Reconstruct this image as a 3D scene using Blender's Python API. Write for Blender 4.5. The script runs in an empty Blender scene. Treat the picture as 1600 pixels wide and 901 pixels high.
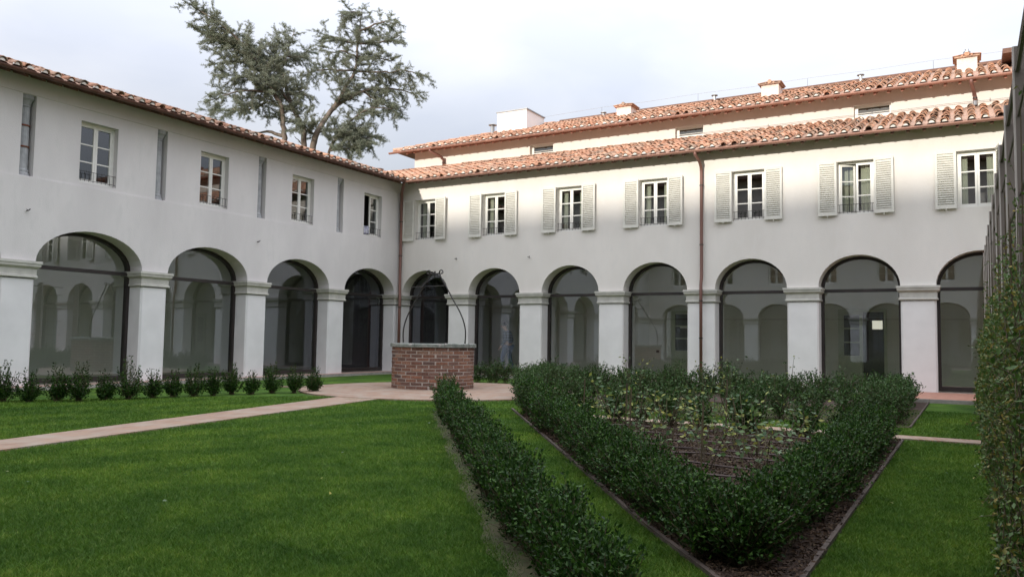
import bpy, math
import numpy as np
from mathutils import Vector, Matrix
R_ = np.random.RandomState
sin, cos, pi = math.sin, math.cos, math.pi
scn = bpy.context.scene
col = scn.collection

# ------------------------------------------------------------------ camera
CAM = (17.38, -22.37, 1.13)
PITCH, ROLL, YAW = 0.0644, 0.0150, 0.5200
cam = bpy.data.cameras.new('camera')
cam.sensor_fit = 'HORIZONTAL'; cam.sensor_width = 36; cam.lens = 36 * 1248.94 / 1600
cam.clip_start = 0.05; cam.clip_end = 3000
camo = bpy.data.objects.new('camera', cam); col.objects.link(camo)
c_, s_ = cos(YAW), sin(YAW)
f0 = Vector((-s_, c_, 0)); r0 = Vector((c_, s_, 0)); u0 = Vector((0, 0, 1))
f2 = f0 * cos(PITCH) + u0 * sin(PITCH); u2 = u0 * cos(PITCH) - f0 * sin(PITCH)
r3 = r0 * cos(ROLL) + u2 * sin(ROLL); u3 = u2 * cos(ROLL) - r0 * sin(ROLL)
mw = Matrix((r3, u3, -f2)).transposed().to_4x4(); mw.translation = CAM
camo.matrix_world = mw
scn.camera = camo

# ------------------------------------------------------------------ light
SUN_AZ = math.radians(6)           # light travels towards +Y, turned this much towards +X
SUN_TAN = 0.235                     # drop per metre along Y
sd = Vector((math.tan(SUN_AZ), 1, -SUN_TAN)).normalized()
sun = bpy.data.lights.new('sun', 'SUN'); sun.energy = 3.1; sun.angle = math.radians(1.6); sun.color = (1.0, 0.93, 0.83)
suno = bpy.data.objects.new('sun', sun); col.objects.link(suno)
suno.rotation_euler = sd.to_track_quat('-Z', 'Y').to_euler(); suno.location = (0, -60, 60)
w = bpy.data.worlds.new('World'); scn.world = w; w.use_nodes = True
nt = w.node_tree; nt.nodes.clear()
N = nt.nodes.new; L = nt.links.new
out = N('ShaderNodeOutputWorld'); mix = N('ShaderNodeMixShader')
sky = N('ShaderNodeTexSky'); sky.sky_type = 'NISHITA'; sky.sun_disc = False
sky.sun_elevation = math.asin(-sd.z); sky.sun_rotation = math.radians(180) + SUN_AZ
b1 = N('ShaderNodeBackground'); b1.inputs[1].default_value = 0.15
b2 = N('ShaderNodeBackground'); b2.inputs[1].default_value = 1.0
tc = N('ShaderNodeTexCoord'); mp = N('ShaderNodeMapping'); mp.inputs['Scale'].default_value = (1, 1, 2.6)
n1 = N('ShaderNodeTexNoise'); n1.inputs['Scale'].default_value = 2.1; n1.inputs['Detail'].default_value = 5; n1.inputs['Roughness'].default_value = .5
n1.inputs['Distortion'].default_value = .3
rp = N('ShaderNodeValToRGB'); rp.color_ramp.elements[0].position = .38; rp.color_ramp.elements[0].color = (.51, .53, .60, 1)
rp.color_ramp.elements[1].position = .60; rp.color_ramp.elements[1].color = (.63, .635, .675, 1)
L(tc.outputs['Generated'], mp.inputs[0]); L(mp.outputs[0], n1.inputs[0]); L(n1.outputs[0], rp.inputs[0])
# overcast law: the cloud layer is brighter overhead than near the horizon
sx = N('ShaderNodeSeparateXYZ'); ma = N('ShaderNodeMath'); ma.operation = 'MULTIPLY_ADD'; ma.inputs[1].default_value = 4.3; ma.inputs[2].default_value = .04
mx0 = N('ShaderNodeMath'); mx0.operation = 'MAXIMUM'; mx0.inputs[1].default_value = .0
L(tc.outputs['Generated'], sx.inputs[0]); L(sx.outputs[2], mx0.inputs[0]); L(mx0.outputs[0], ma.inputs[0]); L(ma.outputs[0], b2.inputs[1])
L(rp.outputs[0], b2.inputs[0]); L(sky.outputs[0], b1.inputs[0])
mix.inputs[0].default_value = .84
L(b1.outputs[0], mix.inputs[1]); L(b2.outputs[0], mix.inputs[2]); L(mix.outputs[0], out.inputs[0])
scn.view_settings.view_transform = 'Standard'; scn.view_settings.look = 'None'
scn.view_settings.exposure = 0.36; scn.view_settings.gamma = 1
scn.cycles.max_bounces = 10; scn.cycles.diffuse_bounces = 4; scn.cycles.glossy_bounces = 4
scn.cycles.transparent_max_bounces = 16
scn.cycles.caustics_reflective = False

# ------------------------------------------------------------------ materials
def newmat(name):
    m = bpy.data.materials.new(name); m.use_nodes = True
    t = m.node_tree; return m, t, t.nodes['Principled BSDF']
def mat(name, c1, c2=None, scale=4., rough=.8, bump=0., bscale=None, detail=6, metal=0., lo=.35, hi=.65, spec=None, c3=None, scale3=30., stretch=(1, 1, 1)):
    m, t, b = newmat(name); n = t.nodes.new; l = t.links.new
    b.inputs['Roughness'].default_value = rough; b.inputs['Metallic'].default_value = metal
    if spec is not None: b.inputs['Specular IOR Level'].default_value = spec
    g = n('ShaderNodeNewGeometry'); mpn = n('ShaderNodeMapping'); mpn.inputs['Scale'].default_value = stretch
    l(g.outputs['Position'], mpn.inputs[0])
    if c2 is None: b.inputs['Base Color'].default_value = (*c1, 1)
    else:
        x = n('ShaderNodeTexNoise'); x.inputs['Scale'].default_value = scale; x.inputs['Detail'].default_value = detail
        r = n('ShaderNodeValToRGB'); r.color_ramp.elements[0].position = lo; r.color_ramp.elements[1].position = hi
        r.color_ramp.elements[0].color = (*c1, 1); r.color_ramp.elements[1].color = (*c2, 1)
        l(mpn.outputs[0], x.inputs[0]); l(x.outputs[0], r.inputs[0]); o = r.outputs[0]
        if c3 is not None:
            y = n('ShaderNodeTexNoise'); y.inputs['Scale'].default_value = scale3; y.inputs['Detail'].default_value = 4
            r2 = n('ShaderNodeValToRGB'); r2.color_ramp.elements[0].position = .5; r2.color_ramp.elements[1].position = .72
            r2.color_ramp.elements[0].color = (0, 0, 0, 1); r2.color_ramp.elements[1].color = (1, 1, 1, 1)
            mx = n('ShaderNodeMix'); mx.data_type = 'RGBA'; mx.inputs[7].default_value = (*c3, 1)
            l(mpn.outputs[0], y.inputs[0]); l(y.outputs[0], r2.inputs[0]); l(r2.outputs[0], mx.inputs[0]); l(o, mx.inputs[6]); o = mx.outputs[2]
        l(o, b.inputs['Base Color'])
    if bump:
        x = n('ShaderNodeTexNoise'); x.inputs['Scale'].default_value = bscale or scale * 6; x.inputs['Detail'].default_value = 8
        bp = n('ShaderNodeBump'); bp.inputs['Strength'].default_value = bump; bp.inputs['Distance'].default_value = .02
        l(g.outputs['Position'], x.inputs[0]); l(x.outputs[0], bp.inputs['Height']); l(bp.outputs[0], b.inputs['Normal'])
    return m
def islmat(name, cols, rough=.6, obj=False, trans=0., spec=.5, noise=None):
    """colour varies per loose island (leaf, tile) or per object"""
    m, t, b = newmat(name); n = t.nodes.new; l = t.links.new
    r = n('ShaderNodeValToRGB'); e = r.color_ramp.elements; k = len(cols); r.color_ramp.interpolation = 'LINEAR'
    while len(e) < k: e.new(.5)
    for i, cc in enumerate(cols): e[i].position = i / (k - 1); e[i].color = (*cc, 1)
    if obj: src = n('ShaderNodeObjectInfo').outputs['Random']
    else: src = n('ShaderNodeNewGeometry').outputs['Random Per Island']
    l(src, r.inputs[0]); o = r.outputs[0]
    if noise:
        g = n('ShaderNodeNewGeometry'); x = n('ShaderNodeTexNoise'); x.inputs['Scale'].default_value = noise[0]; x.inputs['Detail'].default_value = 6
        mr = n('ShaderNodeMapRange'); mr.inputs[1].default_value = .3; mr.inputs[2].default_value = .7; mr.inputs[3].default_value = noise[1]; mr.inputs[4].default_value = noise[2]
        mx = n('ShaderNodeMix'); mx.data_type = 'RGBA'; mx.blend_type = 'MULTIPLY'; mx.inputs[0].default_value = 1
        cb = n('ShaderNodeCombineColor')
        l(g.outputs['Position'], x.inputs[0]); l(x.outputs[0], mr.inputs[0])
        for i in range(3): l(mr.outputs[0], cb.inputs[i])
        l(o, mx.inputs[6]); l(cb.outputs[0], mx.inputs[7]); o = mx.outputs[2]
        bp = n('ShaderNodeBump'); bp.inputs['Strength'].default_value = .4; bp.inputs['Distance'].default_value = .01
        l(x.outputs[0], bp.inputs['Height']); l(bp.outputs[0], b.inputs['Normal'])
    l(o, b.inputs['Base Color']); b.inputs['Roughness'].default_value = rough; b.inputs['Specular IOR Level'].default_value = spec
    if trans > 0:
        tr = n('ShaderNodeBsdfTranslucent'); ms = n('ShaderNodeMixShader'); ms.inputs[0].default_value = trans
        l(o, tr.inputs[0]); l(b.outputs[0], ms.inputs[1]); l(tr.outputs[0], ms.inputs[2]); l(ms.outputs[0], t.nodes['Material Output'].inputs[0])
    return m
def glassmat(name, tint, ior=1.5, refl=(.95, .97, 1), rough=.0):
    m, t, b = newmat(name); n = t.nodes.new; l = t.links.new; t.nodes.remove(b)
    lw_ = n('ShaderNodeLayerWeight'); lw_.inputs[0].default_value = .5
    pw = n('ShaderNodeMath'); pw.operation = 'POWER'; pw.inputs[1].default_value = 4.2; f = n('ShaderNodeMath'); f.operation = 'MULTIPLY_ADD'
    f.inputs[1].default_value = 1 - ior; f.inputs[2].default_value = ior; l(lw_.outputs['Facing'], pw.inputs[0]); l(pw.outputs[0], f.inputs[0])
    g = n('ShaderNodeBsdfGlossy'); g.inputs['Roughness'].default_value = rough; g.inputs[0].default_value = (*refl, 1)
    tr = n('ShaderNodeBsdfTransparent'); tr.inputs[0].default_value = (*tint, 1)
    ms = n('ShaderNodeMixShader'); l(f.outputs[0], ms.inputs[0]); l(tr.outputs[0], ms.inputs[1]); l(g.outputs[0], ms.inputs[2])
    l(ms.outputs[0], t.nodes['Material Output'].inputs[0]); return m
M = {}
M['plaster'] = mat('plaster', (.725, .69, .64), (.79, .755, .705), 1.1, .9, .25, 45, c3=(.75, .72, .675), scale3=6, stretch=(1, 1, .4))
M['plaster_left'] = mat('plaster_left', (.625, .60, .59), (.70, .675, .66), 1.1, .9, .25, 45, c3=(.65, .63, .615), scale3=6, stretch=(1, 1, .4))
M['pier'] = mat('pier_plaster', (.74, .725, .71), (.80, .785, .77), 2, .85, .15, 60)
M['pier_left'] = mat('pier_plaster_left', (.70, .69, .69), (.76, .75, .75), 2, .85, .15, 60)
M['capital'] = mat('capital_stone', (.47, .46, .42), (.56, .55, .50), 5, .85, .2, 40)
M['stone'] = mat('grey_stone', (.30, .31, .32), (.42, .43, .44), 6, .8, .3, 40)
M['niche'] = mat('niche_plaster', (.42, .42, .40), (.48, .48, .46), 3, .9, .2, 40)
M['rust'] = mat('rust', (.20, .06, .03), (.12, .05, .03), 20, .8)
M['steel'] = mat('dark_steel', (.018, .014, .013), (.03, .022, .02), 3, .45)
M['white_paint'] = mat('white_paint', (.76, .75, .70), (.80, .79, .74), 5, .45)
M['shutter'] = mat('shutter_paint', (.66, .645, .58), (.72, .705, .64), 5, .6, .1, 60)
M['iron'] = mat('iron', (.012, .012, .013), (.03, .024, .02), 10, .5)
M['pipe'] = mat('brown_pipe', (.17, .085, .068), (.23, .115, .09), 4, .5, metal=.2, stretch=(1, 1, .3))
M['copper_lit'] = mat('copper_gutter_lit', (.27, .145, .11), (.36, .19, .145), 4, .5, metal=.25, stretch=(1, 1, .3))  # lightened copper, the sunlight on these gutters is put into the colour
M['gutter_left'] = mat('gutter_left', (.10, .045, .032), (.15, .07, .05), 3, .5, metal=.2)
M['rafter'] = mat('rafter_wood', (.13, .07, .05), (.19, .10, .07), 6, .8, .2, 40)
M['rafter_red'] = mat('rafter_red', (.30, .13, .09), (.36, .17, .12), 6, .8)
M['soffit'] = mat('soffit', (.22, .13, .10), (.28, .17, .13), 6, .8)
TC = [(.62, .33, .20), (.46, .235, .15), (.58, .33, .215), (.38, .25, .18), (.68, .43, .30), (.54, .26, .155), (.29, .215, .165), (.62, .38, .25)]
M['tile'] = islmat('roof_tile', TC, .85, obj=True, noise=(9, .5, 1.2))
M['tiles'] = islmat('roof_tile_field', TC, .85, noise=(9, .5, 1.2))
M['channel'] = islmat('channel_tile', [(.52, .33, .24), (.42, .28, .20), (.56, .36, .26)], .9, noise=(15, .5, 1.1))
M['mortar'] = mat('mortar', (.62, .57, .50), (.72, .68, .62), 12, .9, .3, 60)
M['brick'] = islmat('brick', [(.22, .095, .06), (.13, .065, .05), (.28, .13, .08), (.095, .06, .05), (.25, .11, .065), (.29, .175, .12), (.155, .08, .06), (.19, .105, .075)], .85, obj=True, noise=(38, .45, 1.35))
M['joint'] = mat('lime_joint', (.38, .33, .29), (.47, .41, .36), 20, .95, .3, 80)
M['coping'] = mat('coping_stone', (.13, .15, .13), (.22, .24, .21), 7, .75, .5, 30, c3=(.36, .34, .31), scale3=9)
M['cotto'] = mat('cotto_floor', (.36, .17, .12), (.47, .25, .18), 8, .7)
M['kerb'] = mat('kerb_stone', (.27, .25, .23), (.36, .33, .30), 8, .85, .2, 50)
M['soil'] = mat('soil', (.030, .018, .013), (.055, .032, .022), 9, .95, .8, 60, c3=(.08, .05, .035), scale3=50)
M['bare_soil'] = mat('bare_soil', (.055, .055, .024), (.085, .08, .035), 9, .95, .6, 60, c3=(.05, .08, .02), scale3=14)
M['mulch'] = islmat('mulch', [(.042, .023, .012), (.078, .043, .022), (.025, .015, .009), (.115, .075, .04)], .9)
M['edging'] = mat('bed_edging', (.05, .036, .028), (.08, .058, .045), 10, .8, .3, 40)
M['ground'] = mat('ground', (.05, .09, .025), (.07, .10, .035), .3, .95)
M['box'] = islmat('box_leaves', [(.009, .026, .005), (.016, .045, .008), (.030, .078, .011), (.012, .033, .007), (.060, .13, .018), (.015, .042, .009)], .45, trans=.2, spec=.15)
M['box_far'] = islmat('box_leaves_far', [(.02, .05, .012), (.035, .08, .02), (.055, .115, .03), (.03, .06, .015), (.09, .15, .045)], .55, trans=.2, spec=.25)
M['climber'] = islmat('climber_leaves', [(.03, .065, .012), (.055, .115, .02), (.085, .16, .03), (.04, .08, .02), (.12, .17, .04), (.05, .10, .02), (.26, .20, .04), (.07, .13, .035)], .5, trans=.25, spec=.3)
M['rose'] = islmat('rose_leaves', [(.05, .11, .03), (.09, .16, .05), (.13, .20, .05), (.36, .34, .07), (.06, .12, .05), (.10, .16, .08), (.16, .22, .12), (.05, .10, .03)], .5, trans=.3, spec=.3)
M['stem'] = mat('stems', (.06, .045, .025), (.10, .075, .04), 10, .9)
M['cane'] = mat('rose_canes', (.05, .035, .02), (.10, .08, .035), 10, .8)
M['cedar'] = islmat('cedar_needles', [(.17, .20, .14), (.25, .28, .205), (.33, .35, .27), (.21, .24, .15), (.40, .41, .33), (.13, .15, .11)], .7, trans=.4, spec=.2)
M['bark'] = mat('cedar_bark', (.11, .085, .065), (.20, .16, .13), 4, .95, .8, 14, stretch=(1, 1, .3))
M['fin'] = mat('fence_fin', (.12, .096, .082), (.165, .135, .115), 2, .55, .1, 40, stretch=(1, 1, .2))
M['fin_edge_lit'] = mat('fence_edge_lit', (.36, .32, .29), (.44, .40, .37), 3, .5)  # pale colour stands for the light caught on the thin fin edges
M['pane'] = glassmat('window_glass', (.80, .84, .84), .14)
M['screen'] = glassmat('screen_glass', (.84, .88, .86), .17, (.85, .9, 1))
M['inner_wall'] = mat('inner_wall', (.66, .71, .62), (.71, .75, .67), 1.2, .9)
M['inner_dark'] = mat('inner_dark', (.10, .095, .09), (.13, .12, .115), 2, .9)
M['darkening'] = mat('darkening_panel', (.035, .03, .035), (.06, .052, .055), 5, .9, stretch=(3, 3, .1))  # near-black tone for the panels that darken the corner arches
M['inner_bright'] = mat('inner_wall_cream', (.80, .80, .70), (.84, .83, .74), 1.2, .9)
M['inner_floor'] = mat('inner_floor', (.46, .38, .32), (.52, .44, .38), 3, .3)
M['ceiling'] = mat('vault_plaster', (.70, .69, .66), (.74, .73, .70), 2, .9)
M['curtain'] = islmat('curtain', [(.80, .80, .64), (.84, .84, .68)], .9, trans=.35)
M['cloth'] = mat('cloth', (.40, .40, .62), (.65, .66, .72), 12, .9)
M['door'] = mat('door_paint', (.50, .54, .38), (.56, .60, .43), 4, .5)
M['chim'] = mat('chimney_plaster', (.66, .56, .50), (.74, .66, .60), 9, .9, .3, 30)
M['white_block'] = mat('white_render', (.78, .77, .76), (.80, .79, .78), 2, .85)
M['grey_metal'] = mat('grey_metal', (.30, .31, .32), (.36, .37, .38), 5, .4, metal=.6)
M['wire'] = mat('wire', (.30, .30, .31), (.35, .35, .36), 5, .5)
M['black_plastic'] = mat('drip_tube', (.05, .03, .025), (.075, .05, .04), 4, .6)
M['jeans'] = mat('jeans', (.05, .08, .16), (.08, .12, .22), 18, .9)
M['skin'] = mat('skin', (.50, .30, .22), (.54, .33, .25), 10, .6)
M['hair'] = mat('hair', (.02, .013, .01), (.035, .025, .018), 40, .7)
# striped sweater: bands by height
def sweater():
    m, t, b = newmat('striped_sweater'); n = t.nodes.new; l = t.links.new
    g = n('ShaderNodeTexCoord'); sx = n('ShaderNodeSeparateXYZ'); mm = n('ShaderNodeMath'); mm.operation = 'MULTIPLY'; mm.inputs[1].default_value = 11
    fr = n('ShaderNodeMath'); fr.operation = 'FRACT'; gt = n('ShaderNodeMath'); gt.operation = 'GREATER_THAN'; gt.inputs[1].default_value = .55
    mx = n('ShaderNodeMix'); mx.data_type = 'RGBA'; mx.inputs[6].default_value = (.03, .035, .06, 1); mx.inputs[7].default_value = (.16, .18, .24, 1)
    l(g.outputs['Object'], sx.inputs[0]); l(sx.outputs[2], mm.inputs[0]); l(mm.outputs[0], fr.inputs[0]); l(fr.outputs[0], gt.inputs[0]); l(gt.outputs[0], mx.inputs[0]); l(mx.outputs[2], b.inputs['Base Color'])
    b.inputs['Roughness'].default_value = .95; return m
M['sweater'] = sweater()
# lawn: mottled, faint mowing stripes
def lawn_mat():
    m, t, b = newmat('lawn'); n = t.nodes.new; l = t.links.new
    g = n('ShaderNodeNewGeometry')
    x = n('ShaderNodeTexNoise'); x.inputs['Scale'].default_value = .9; x.inputs['Detail'].default_value = 9; x.inputs['Roughness'].default_value = .65
    r = n('ShaderNodeValToRGB'); r.color_ramp.elements[0].position = .32; r.color_ramp.elements[1].position = .7
    r.color_ramp.elements[0].color = (.040, .098, .010, 1); r.color_ramp.elements[1].color = (.085, .170, .020, 1)
    y = n('ShaderNodeTexNoise'); y.inputs['Scale'].default_value = 60; y.inputs['Detail'].default_value = 6; y.inputs['Roughness'].default_value = .8
    mr = n('ShaderNodeMapRange'); mr.inputs[1].default_value = .3; mr.inputs[2].default_value = .7; mr.inputs[3].default_value = .55; mr.inputs[4].default_value = 1.35
    wv = n('ShaderNodeTexWave'); wv.inputs['Scale'].default_value = .32; wv.inputs['Distortion'].default_value = .6; wv.wave_profile = 'SIN'
    mpn = n('ShaderNodeMapping'); mpn.inputs['Rotation'].default_value = (0, 0, math.radians(-8))
    mr2 = n('ShaderNodeMapRange'); mr2.inputs[3].default_value = .92; mr2.inputs[4].default_value = 1.08
    m1 = n('ShaderNodeMath'); m1.operation = 'MULTIPLY'
    cb = n('ShaderNodeCombineColor'); mx = n('ShaderNodeMix'); mx.data_type = 'RGBA'; mx.blend_type = 'MULTIPLY'; mx.inputs[0].default_value = 1
    l(g.outputs['Position'], x.inputs[0]); l(x.outputs[0], r.inputs[0]); l(g.outputs['Position'], y.inputs[0]); l(y.outputs[0], mr.inputs[0])
    l(g.outputs['Position'], mpn.inputs[0]); l(mpn.outputs[0], wv.inputs[0]); l(wv.outputs[0], mr2.inputs[0]); l(mr.outputs[0], m1.inputs[0]); l(mr2.outputs[0], m1.inputs[1])
    for i in range(3): l(m1.outputs[0], cb.inputs[i])
    l(r.outputs[0], mx.inputs[6]); l(cb.outputs[0], mx.inputs[7]); l(mx.outputs[2], b.inputs['Base Color'])
    b.inputs['Roughness'].default_value = .9; b.inputs['Specular IOR Level'].default_value = .2
    bp = n('ShaderNodeBump'); bp.inputs['Strength'].default_value = 1; bp.inputs['Distance'].default_value = .03
    l(y.outputs[0], bp.inputs['Height']); l(bp.outputs[0], b.inputs['Normal']); return m
M['lawn'] = lawn_mat()
M['grass'] = islmat('grass_blades', [(.042, .105, .008), (.068, .150, .014), (.10, .195, .022), (.052, .122, .011), (.16, .22, .045)], .6, trans=.3, spec=.2)
def tone(m, parts):
    t = m.node_tree; n = t.nodes.new; l = t.links.new; b = t.nodes['Principled BSDF']; src = b.inputs['Base Color'].links[0].from_socket
    users = [lk.to_socket for lk in src.links]; g = n('ShaderNodeNewGeometry'); cur = None
    for kind, sc, lo, hi in parts:
        if kind == 'n': x = n('ShaderNodeTexNoise'); x.inputs['Scale'].default_value = sc; x.inputs['Detail'].default_value = 5; x.inputs['Roughness'].default_value = .6; l(g.outputs['Position'], x.inputs[0]); f0_, f1_ = .32, .68
        else:
            x = n('ShaderNodeTexWave'); x.inputs['Scale'].default_value = sc; x.inputs['Distortion'].default_value = 1.2; x.inputs['Detail'].default_value = 3; x.inputs['Detail Scale'].default_value = .4
            q = n('ShaderNodeMapping'); q.inputs['Rotation'].default_value = (0, 0, math.radians(12)); l(g.outputs['Position'], q.inputs[0]); l(q.outputs[0], x.inputs[0]); f0_, f1_ = .2, .8
        mr = n('ShaderNodeMapRange'); mr.inputs[1].default_value = f0_; mr.inputs[2].default_value = f1_; mr.inputs[3].default_value = lo; mr.inputs[4].default_value = hi; l(x.outputs[0], mr.inputs[0])
        if cur is None: cur = mr.outputs[0]
        else: mm = n('ShaderNodeMath'); mm.operation = 'MULTIPLY'; l(cur, mm.inputs[0]); l(mr.outputs[0], mm.inputs[1]); cur = mm.outputs[0]
    cb = n('ShaderNodeCombineColor'); y = n('ShaderNodeMath'); y.operation = 'POWER'; y.inputs[1].default_value = 1.5; l(cur, y.inputs[0])
    l(y.outputs[0], cb.inputs[0]); l(cur, cb.inputs[1]); l(cur, cb.inputs[2])
    mx = n('ShaderNodeMix'); mx.data_type = 'RGBA'; mx.blend_type = 'MULTIPLY'; mx.inputs[0].default_value = 1; l(src, mx.inputs[6]); l(cb.outputs[0], mx.inputs[7])
    for u_ in users: l(mx.outputs[2], u_)
LT = [('n', .5, .82, 1.22), ('n', 2.6, .80, 1.22), ('n', 14, .80, 1.2), ('w', .30, .93, 1.07)]
tone(M['grass'], LT); tone(M['lawn'], LT)
def paving_mat():
    m, t, b = newmat('brick_paving'); n = t.nodes.new; l = t.links.new
    g = n('ShaderNodeNewGeometry'); mpn = n('ShaderNodeMapping'); mpn.inputs['Rotation'].default_value = (0, 0, math.radians(78))
    br = n('ShaderNodeTexBrick'); br.inputs['Scale'].default_value = 1; br.inputs['Brick Width'].default_value = .25; br.inputs['Row Height'].default_value = .065; br.inputs['Mortar Size'].default_value = .006
    br.inputs['Color1'].default_value = (.30, .19, .125, 1); br.inputs['Color2'].default_value = (.22, .13, .085, 1); br.inputs['Mortar'].default_value = (.26, .21, .175, 1)
    x = n('ShaderNodeTexNoise'); x.inputs['Scale'].default_value = 2.5; x.inputs['Detail'].default_value = 8
    r = n('ShaderNodeValToRGB'); r.color_ramp.elements[0].position = .42; r.color_ramp.elements[1].position = .68
    mx = n('ShaderNodeMix'); mx.data_type = 'RGBA'; mx.inputs[7].default_value = (.29, .235, .185, 1)
    l(g.outputs['Position'], mpn.inputs[0]); l(mpn.outputs[0], br.inputs[0]); l(g.outputs['Position'], x.inputs[0]); l(x.outputs[0], r.inputs[0]); l(r.outputs[0], mx.inputs[0]); l(br.outputs[0], mx.inputs[6]); l(mx.outputs[2], b.inputs['Base Color'])
    b.inputs['Roughness'].default_value = .85; return m
M['paving'] = paving_mat()
def emis(name, c, s):
    m, t, b = newmat(name); b.inputs['Emission Color'].default_value = (*c, 1); b.inputs['Emission Strength'].default_value = s; b.inputs['Base Color'].default_value = (*c, 1); return m
M['lit'] = emis('lit_panel', (1, .95, .80), .55)

# ------------------------------------------------------------------ mesh helpers
class MB:
    def __init__(s): s.v = []; s.f = []
    def add(s, vs, fs):
        k = len(s.v); s.v += [tuple(p) for p in vs]; s.f += [tuple(i + k for i in f) for f in fs]; return s
    def box(s, x0, x1, y0, y1, z0, z1):
        return s.add([(x0, y0, z0), (x1, y0, z0), (x1, y1, z0), (x0, y1, z0), (x0, y0, z1), (x1, y0, z1), (x1, y1, z1), (x0, y1, z1)],
                     [(0, 3, 2, 1), (4, 5, 6, 7), (0, 1, 5, 4), (1, 2, 6, 5), (2, 3, 7, 6), (3, 0, 4, 7)])
    def quad(s, a, b, c, d): return s.add([a, b, c, d], [(0, 1, 2, 3)])
    def tube(s, pts, r, n=6, cap=True):
        pts = [Vector(p) for p in pts]; rs = r if hasattr(r, '__len__') else [r] * len(pts)
        prev = None; vs = []; m = len(pts)
        for i, p in enumerate(pts):
            t = (pts[min(i + 1, m - 1)] - pts[max(i - 1, 0)]).normalized()
            if prev is None:
                a = Vector((0, 0, 1)) if abs(t.z) < .9 else Vector((1, 0, 0)); u = t.cross(a).normalized()
            else: u = (prev - t * prev.dot(t)).normalized()
            prev = u; v = t.cross(u)
            for k in range(n): vs.append(p + (u * cos(2 * pi * k / n) + v * sin(2 * pi * k / n)) * rs[i])
        fs = [(i * n + k, i * n + (k + 1) % n, (i + 1) * n + (k + 1) % n, (i + 1) * n + k) for i in range(m - 1) for k in range(n)]
        if cap: fs += [tuple(range(n))[::-1], tuple((m - 1) * n + k for k in range(n))]
        return s.add(vs, fs)
    def lathe(s, prof, n=16, c=(0, 0)):
        vs = [(c[0] + r * cos(2 * pi * k / n), c[1] + r * sin(2 * pi * k / n), z) for r, z in prof for k in range(n)]
        fs = [(i * n + k, i * n + (k + 1) % n, (i + 1) * n + (k + 1) % n, (i + 1) * n + k) for i in range(len(prof) - 1) for k in range(n)]
        fs += [tuple(range(n))[::-1], tuple((len(prof) - 1) * n + k for k in range(n))]
        return s.add(vs, fs)
    def prism(s, poly, z0, z1):
        n = len(poly); return s.add([(x, y, z0) for x, y in poly] + [(x, y, z1) for x, y in poly],
            [tuple(range(n))[::-1], tuple(range(n, 2 * n))] + [(i, (i + 1) % n, n + (i + 1) % n, n + i) for i in range(n)])
    def mapped(s, fn): s.v = [tuple(fn(*p)) for p in s.v]; return s
    def mesh(s, name, m, smooth=False):
        me = bpy.data.meshes.new(name); me.from_pydata(s.v, [], s.f); me.materials.append(m)
        if smooth: me.shade_smooth()
        me.update(); return me
    def build(s, name, m, parent=None, loc=(0, 0, 0), smooth=False, **k):
        return put(name, s.mesh(name, m, smooth), parent, loc, **k)
def put(name, me, parent=None, loc=(0, 0, 0), rot=None, **k):
    o = bpy.data.objects.new(name, me); col.objects.link(o); o.location = loc
    if rot is not None: o.rotation_euler = rot
    if parent is not None: o.parent = parent
    for a, b in k.items():
        if b is not None: o['category' if a == 'cat' else a] = b
    return o
def thing(name, label, cat, loc=(0, 0, 0), group=None, rot=None):
    return put(name, None, None, loc, rot, label=label, cat=cat, group=group)
def npmesh(name, V, F, m, smooth=False):
    V = np.asarray(V, np.float32); F = np.asarray(F, np.int32); k = F.shape[1]
    me = bpy.data.meshes.new(name); me.vertices.add(len(V)); me.vertices.foreach_set('co', V.ravel())
    me.loops.add(F.size); me.loops.foreach_set('vertex_index', F.ravel())
    me.polygons.add(len(F)); me.polygons.foreach_set('loop_start', np.arange(len(F), dtype=np.int32) * k)
    if smooth: me.polygons.foreach_set('use_smooth', np.ones(len(F), bool))
    me.materials.append(m); me.update(calc_edges=True); return me
def nrm(a): return a / np.maximum(np.linalg.norm(a, axis=-1, keepdims=True), 1e-9)
def leaves(P, D, L, W, rng, fold=.18):
    """one folded diamond of two triangles per leaf"""
    n = len(P); D = nrm(D); Nn = nrm(rng.normal(size=(n, 3)) + np.array([0, 0, .9])); S = nrm(np.cross(D, Nn)); Nn = np.cross(S, D)
    L = np.broadcast_to(L, (n,))[:, None]; W = np.broadcast_to(W, (n,))[:, None]
    a = P; b = P + D * L * .45 + S * W * .5 + Nn * W * fold; c = P + D * L; d = P + D * L * .45 - S * W * .5 + Nn * W * fold
    V = np.stack([a, b, c, d], 1).reshape(-1, 3); i = np.arange(n)[:, None] * 4
    F = np.stack([i + np.array([0, 1, 2]), i + np.array([0, 2, 3])], 1).reshape(-1, 3); return V, F
def strips(A, B, w, rng):
    """thin three-sided twigs between points A and B"""
    n = len(A); t = nrm(B - A); u = nrm(np.cross(t, rng.normal(size=(n, 3)))); v = np.cross(t, u); w = np.broadcast_to(w, (n,))[:, None]
    ring = [u, -u * .5 + v * .87, -u * .5 - v * .87]
    V = np.stack([A + r * w for r in ring] + [B + r * w * .5 for r in ring], 1).reshape(-1, 3); i = np.arange(n)[:, None] * 6
    F = np.concatenate([i + np.array(q) for q in ([0, 1, 4, 3], [1, 2, 5, 4], [2, 0, 3, 5])], 0); return V, F

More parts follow.
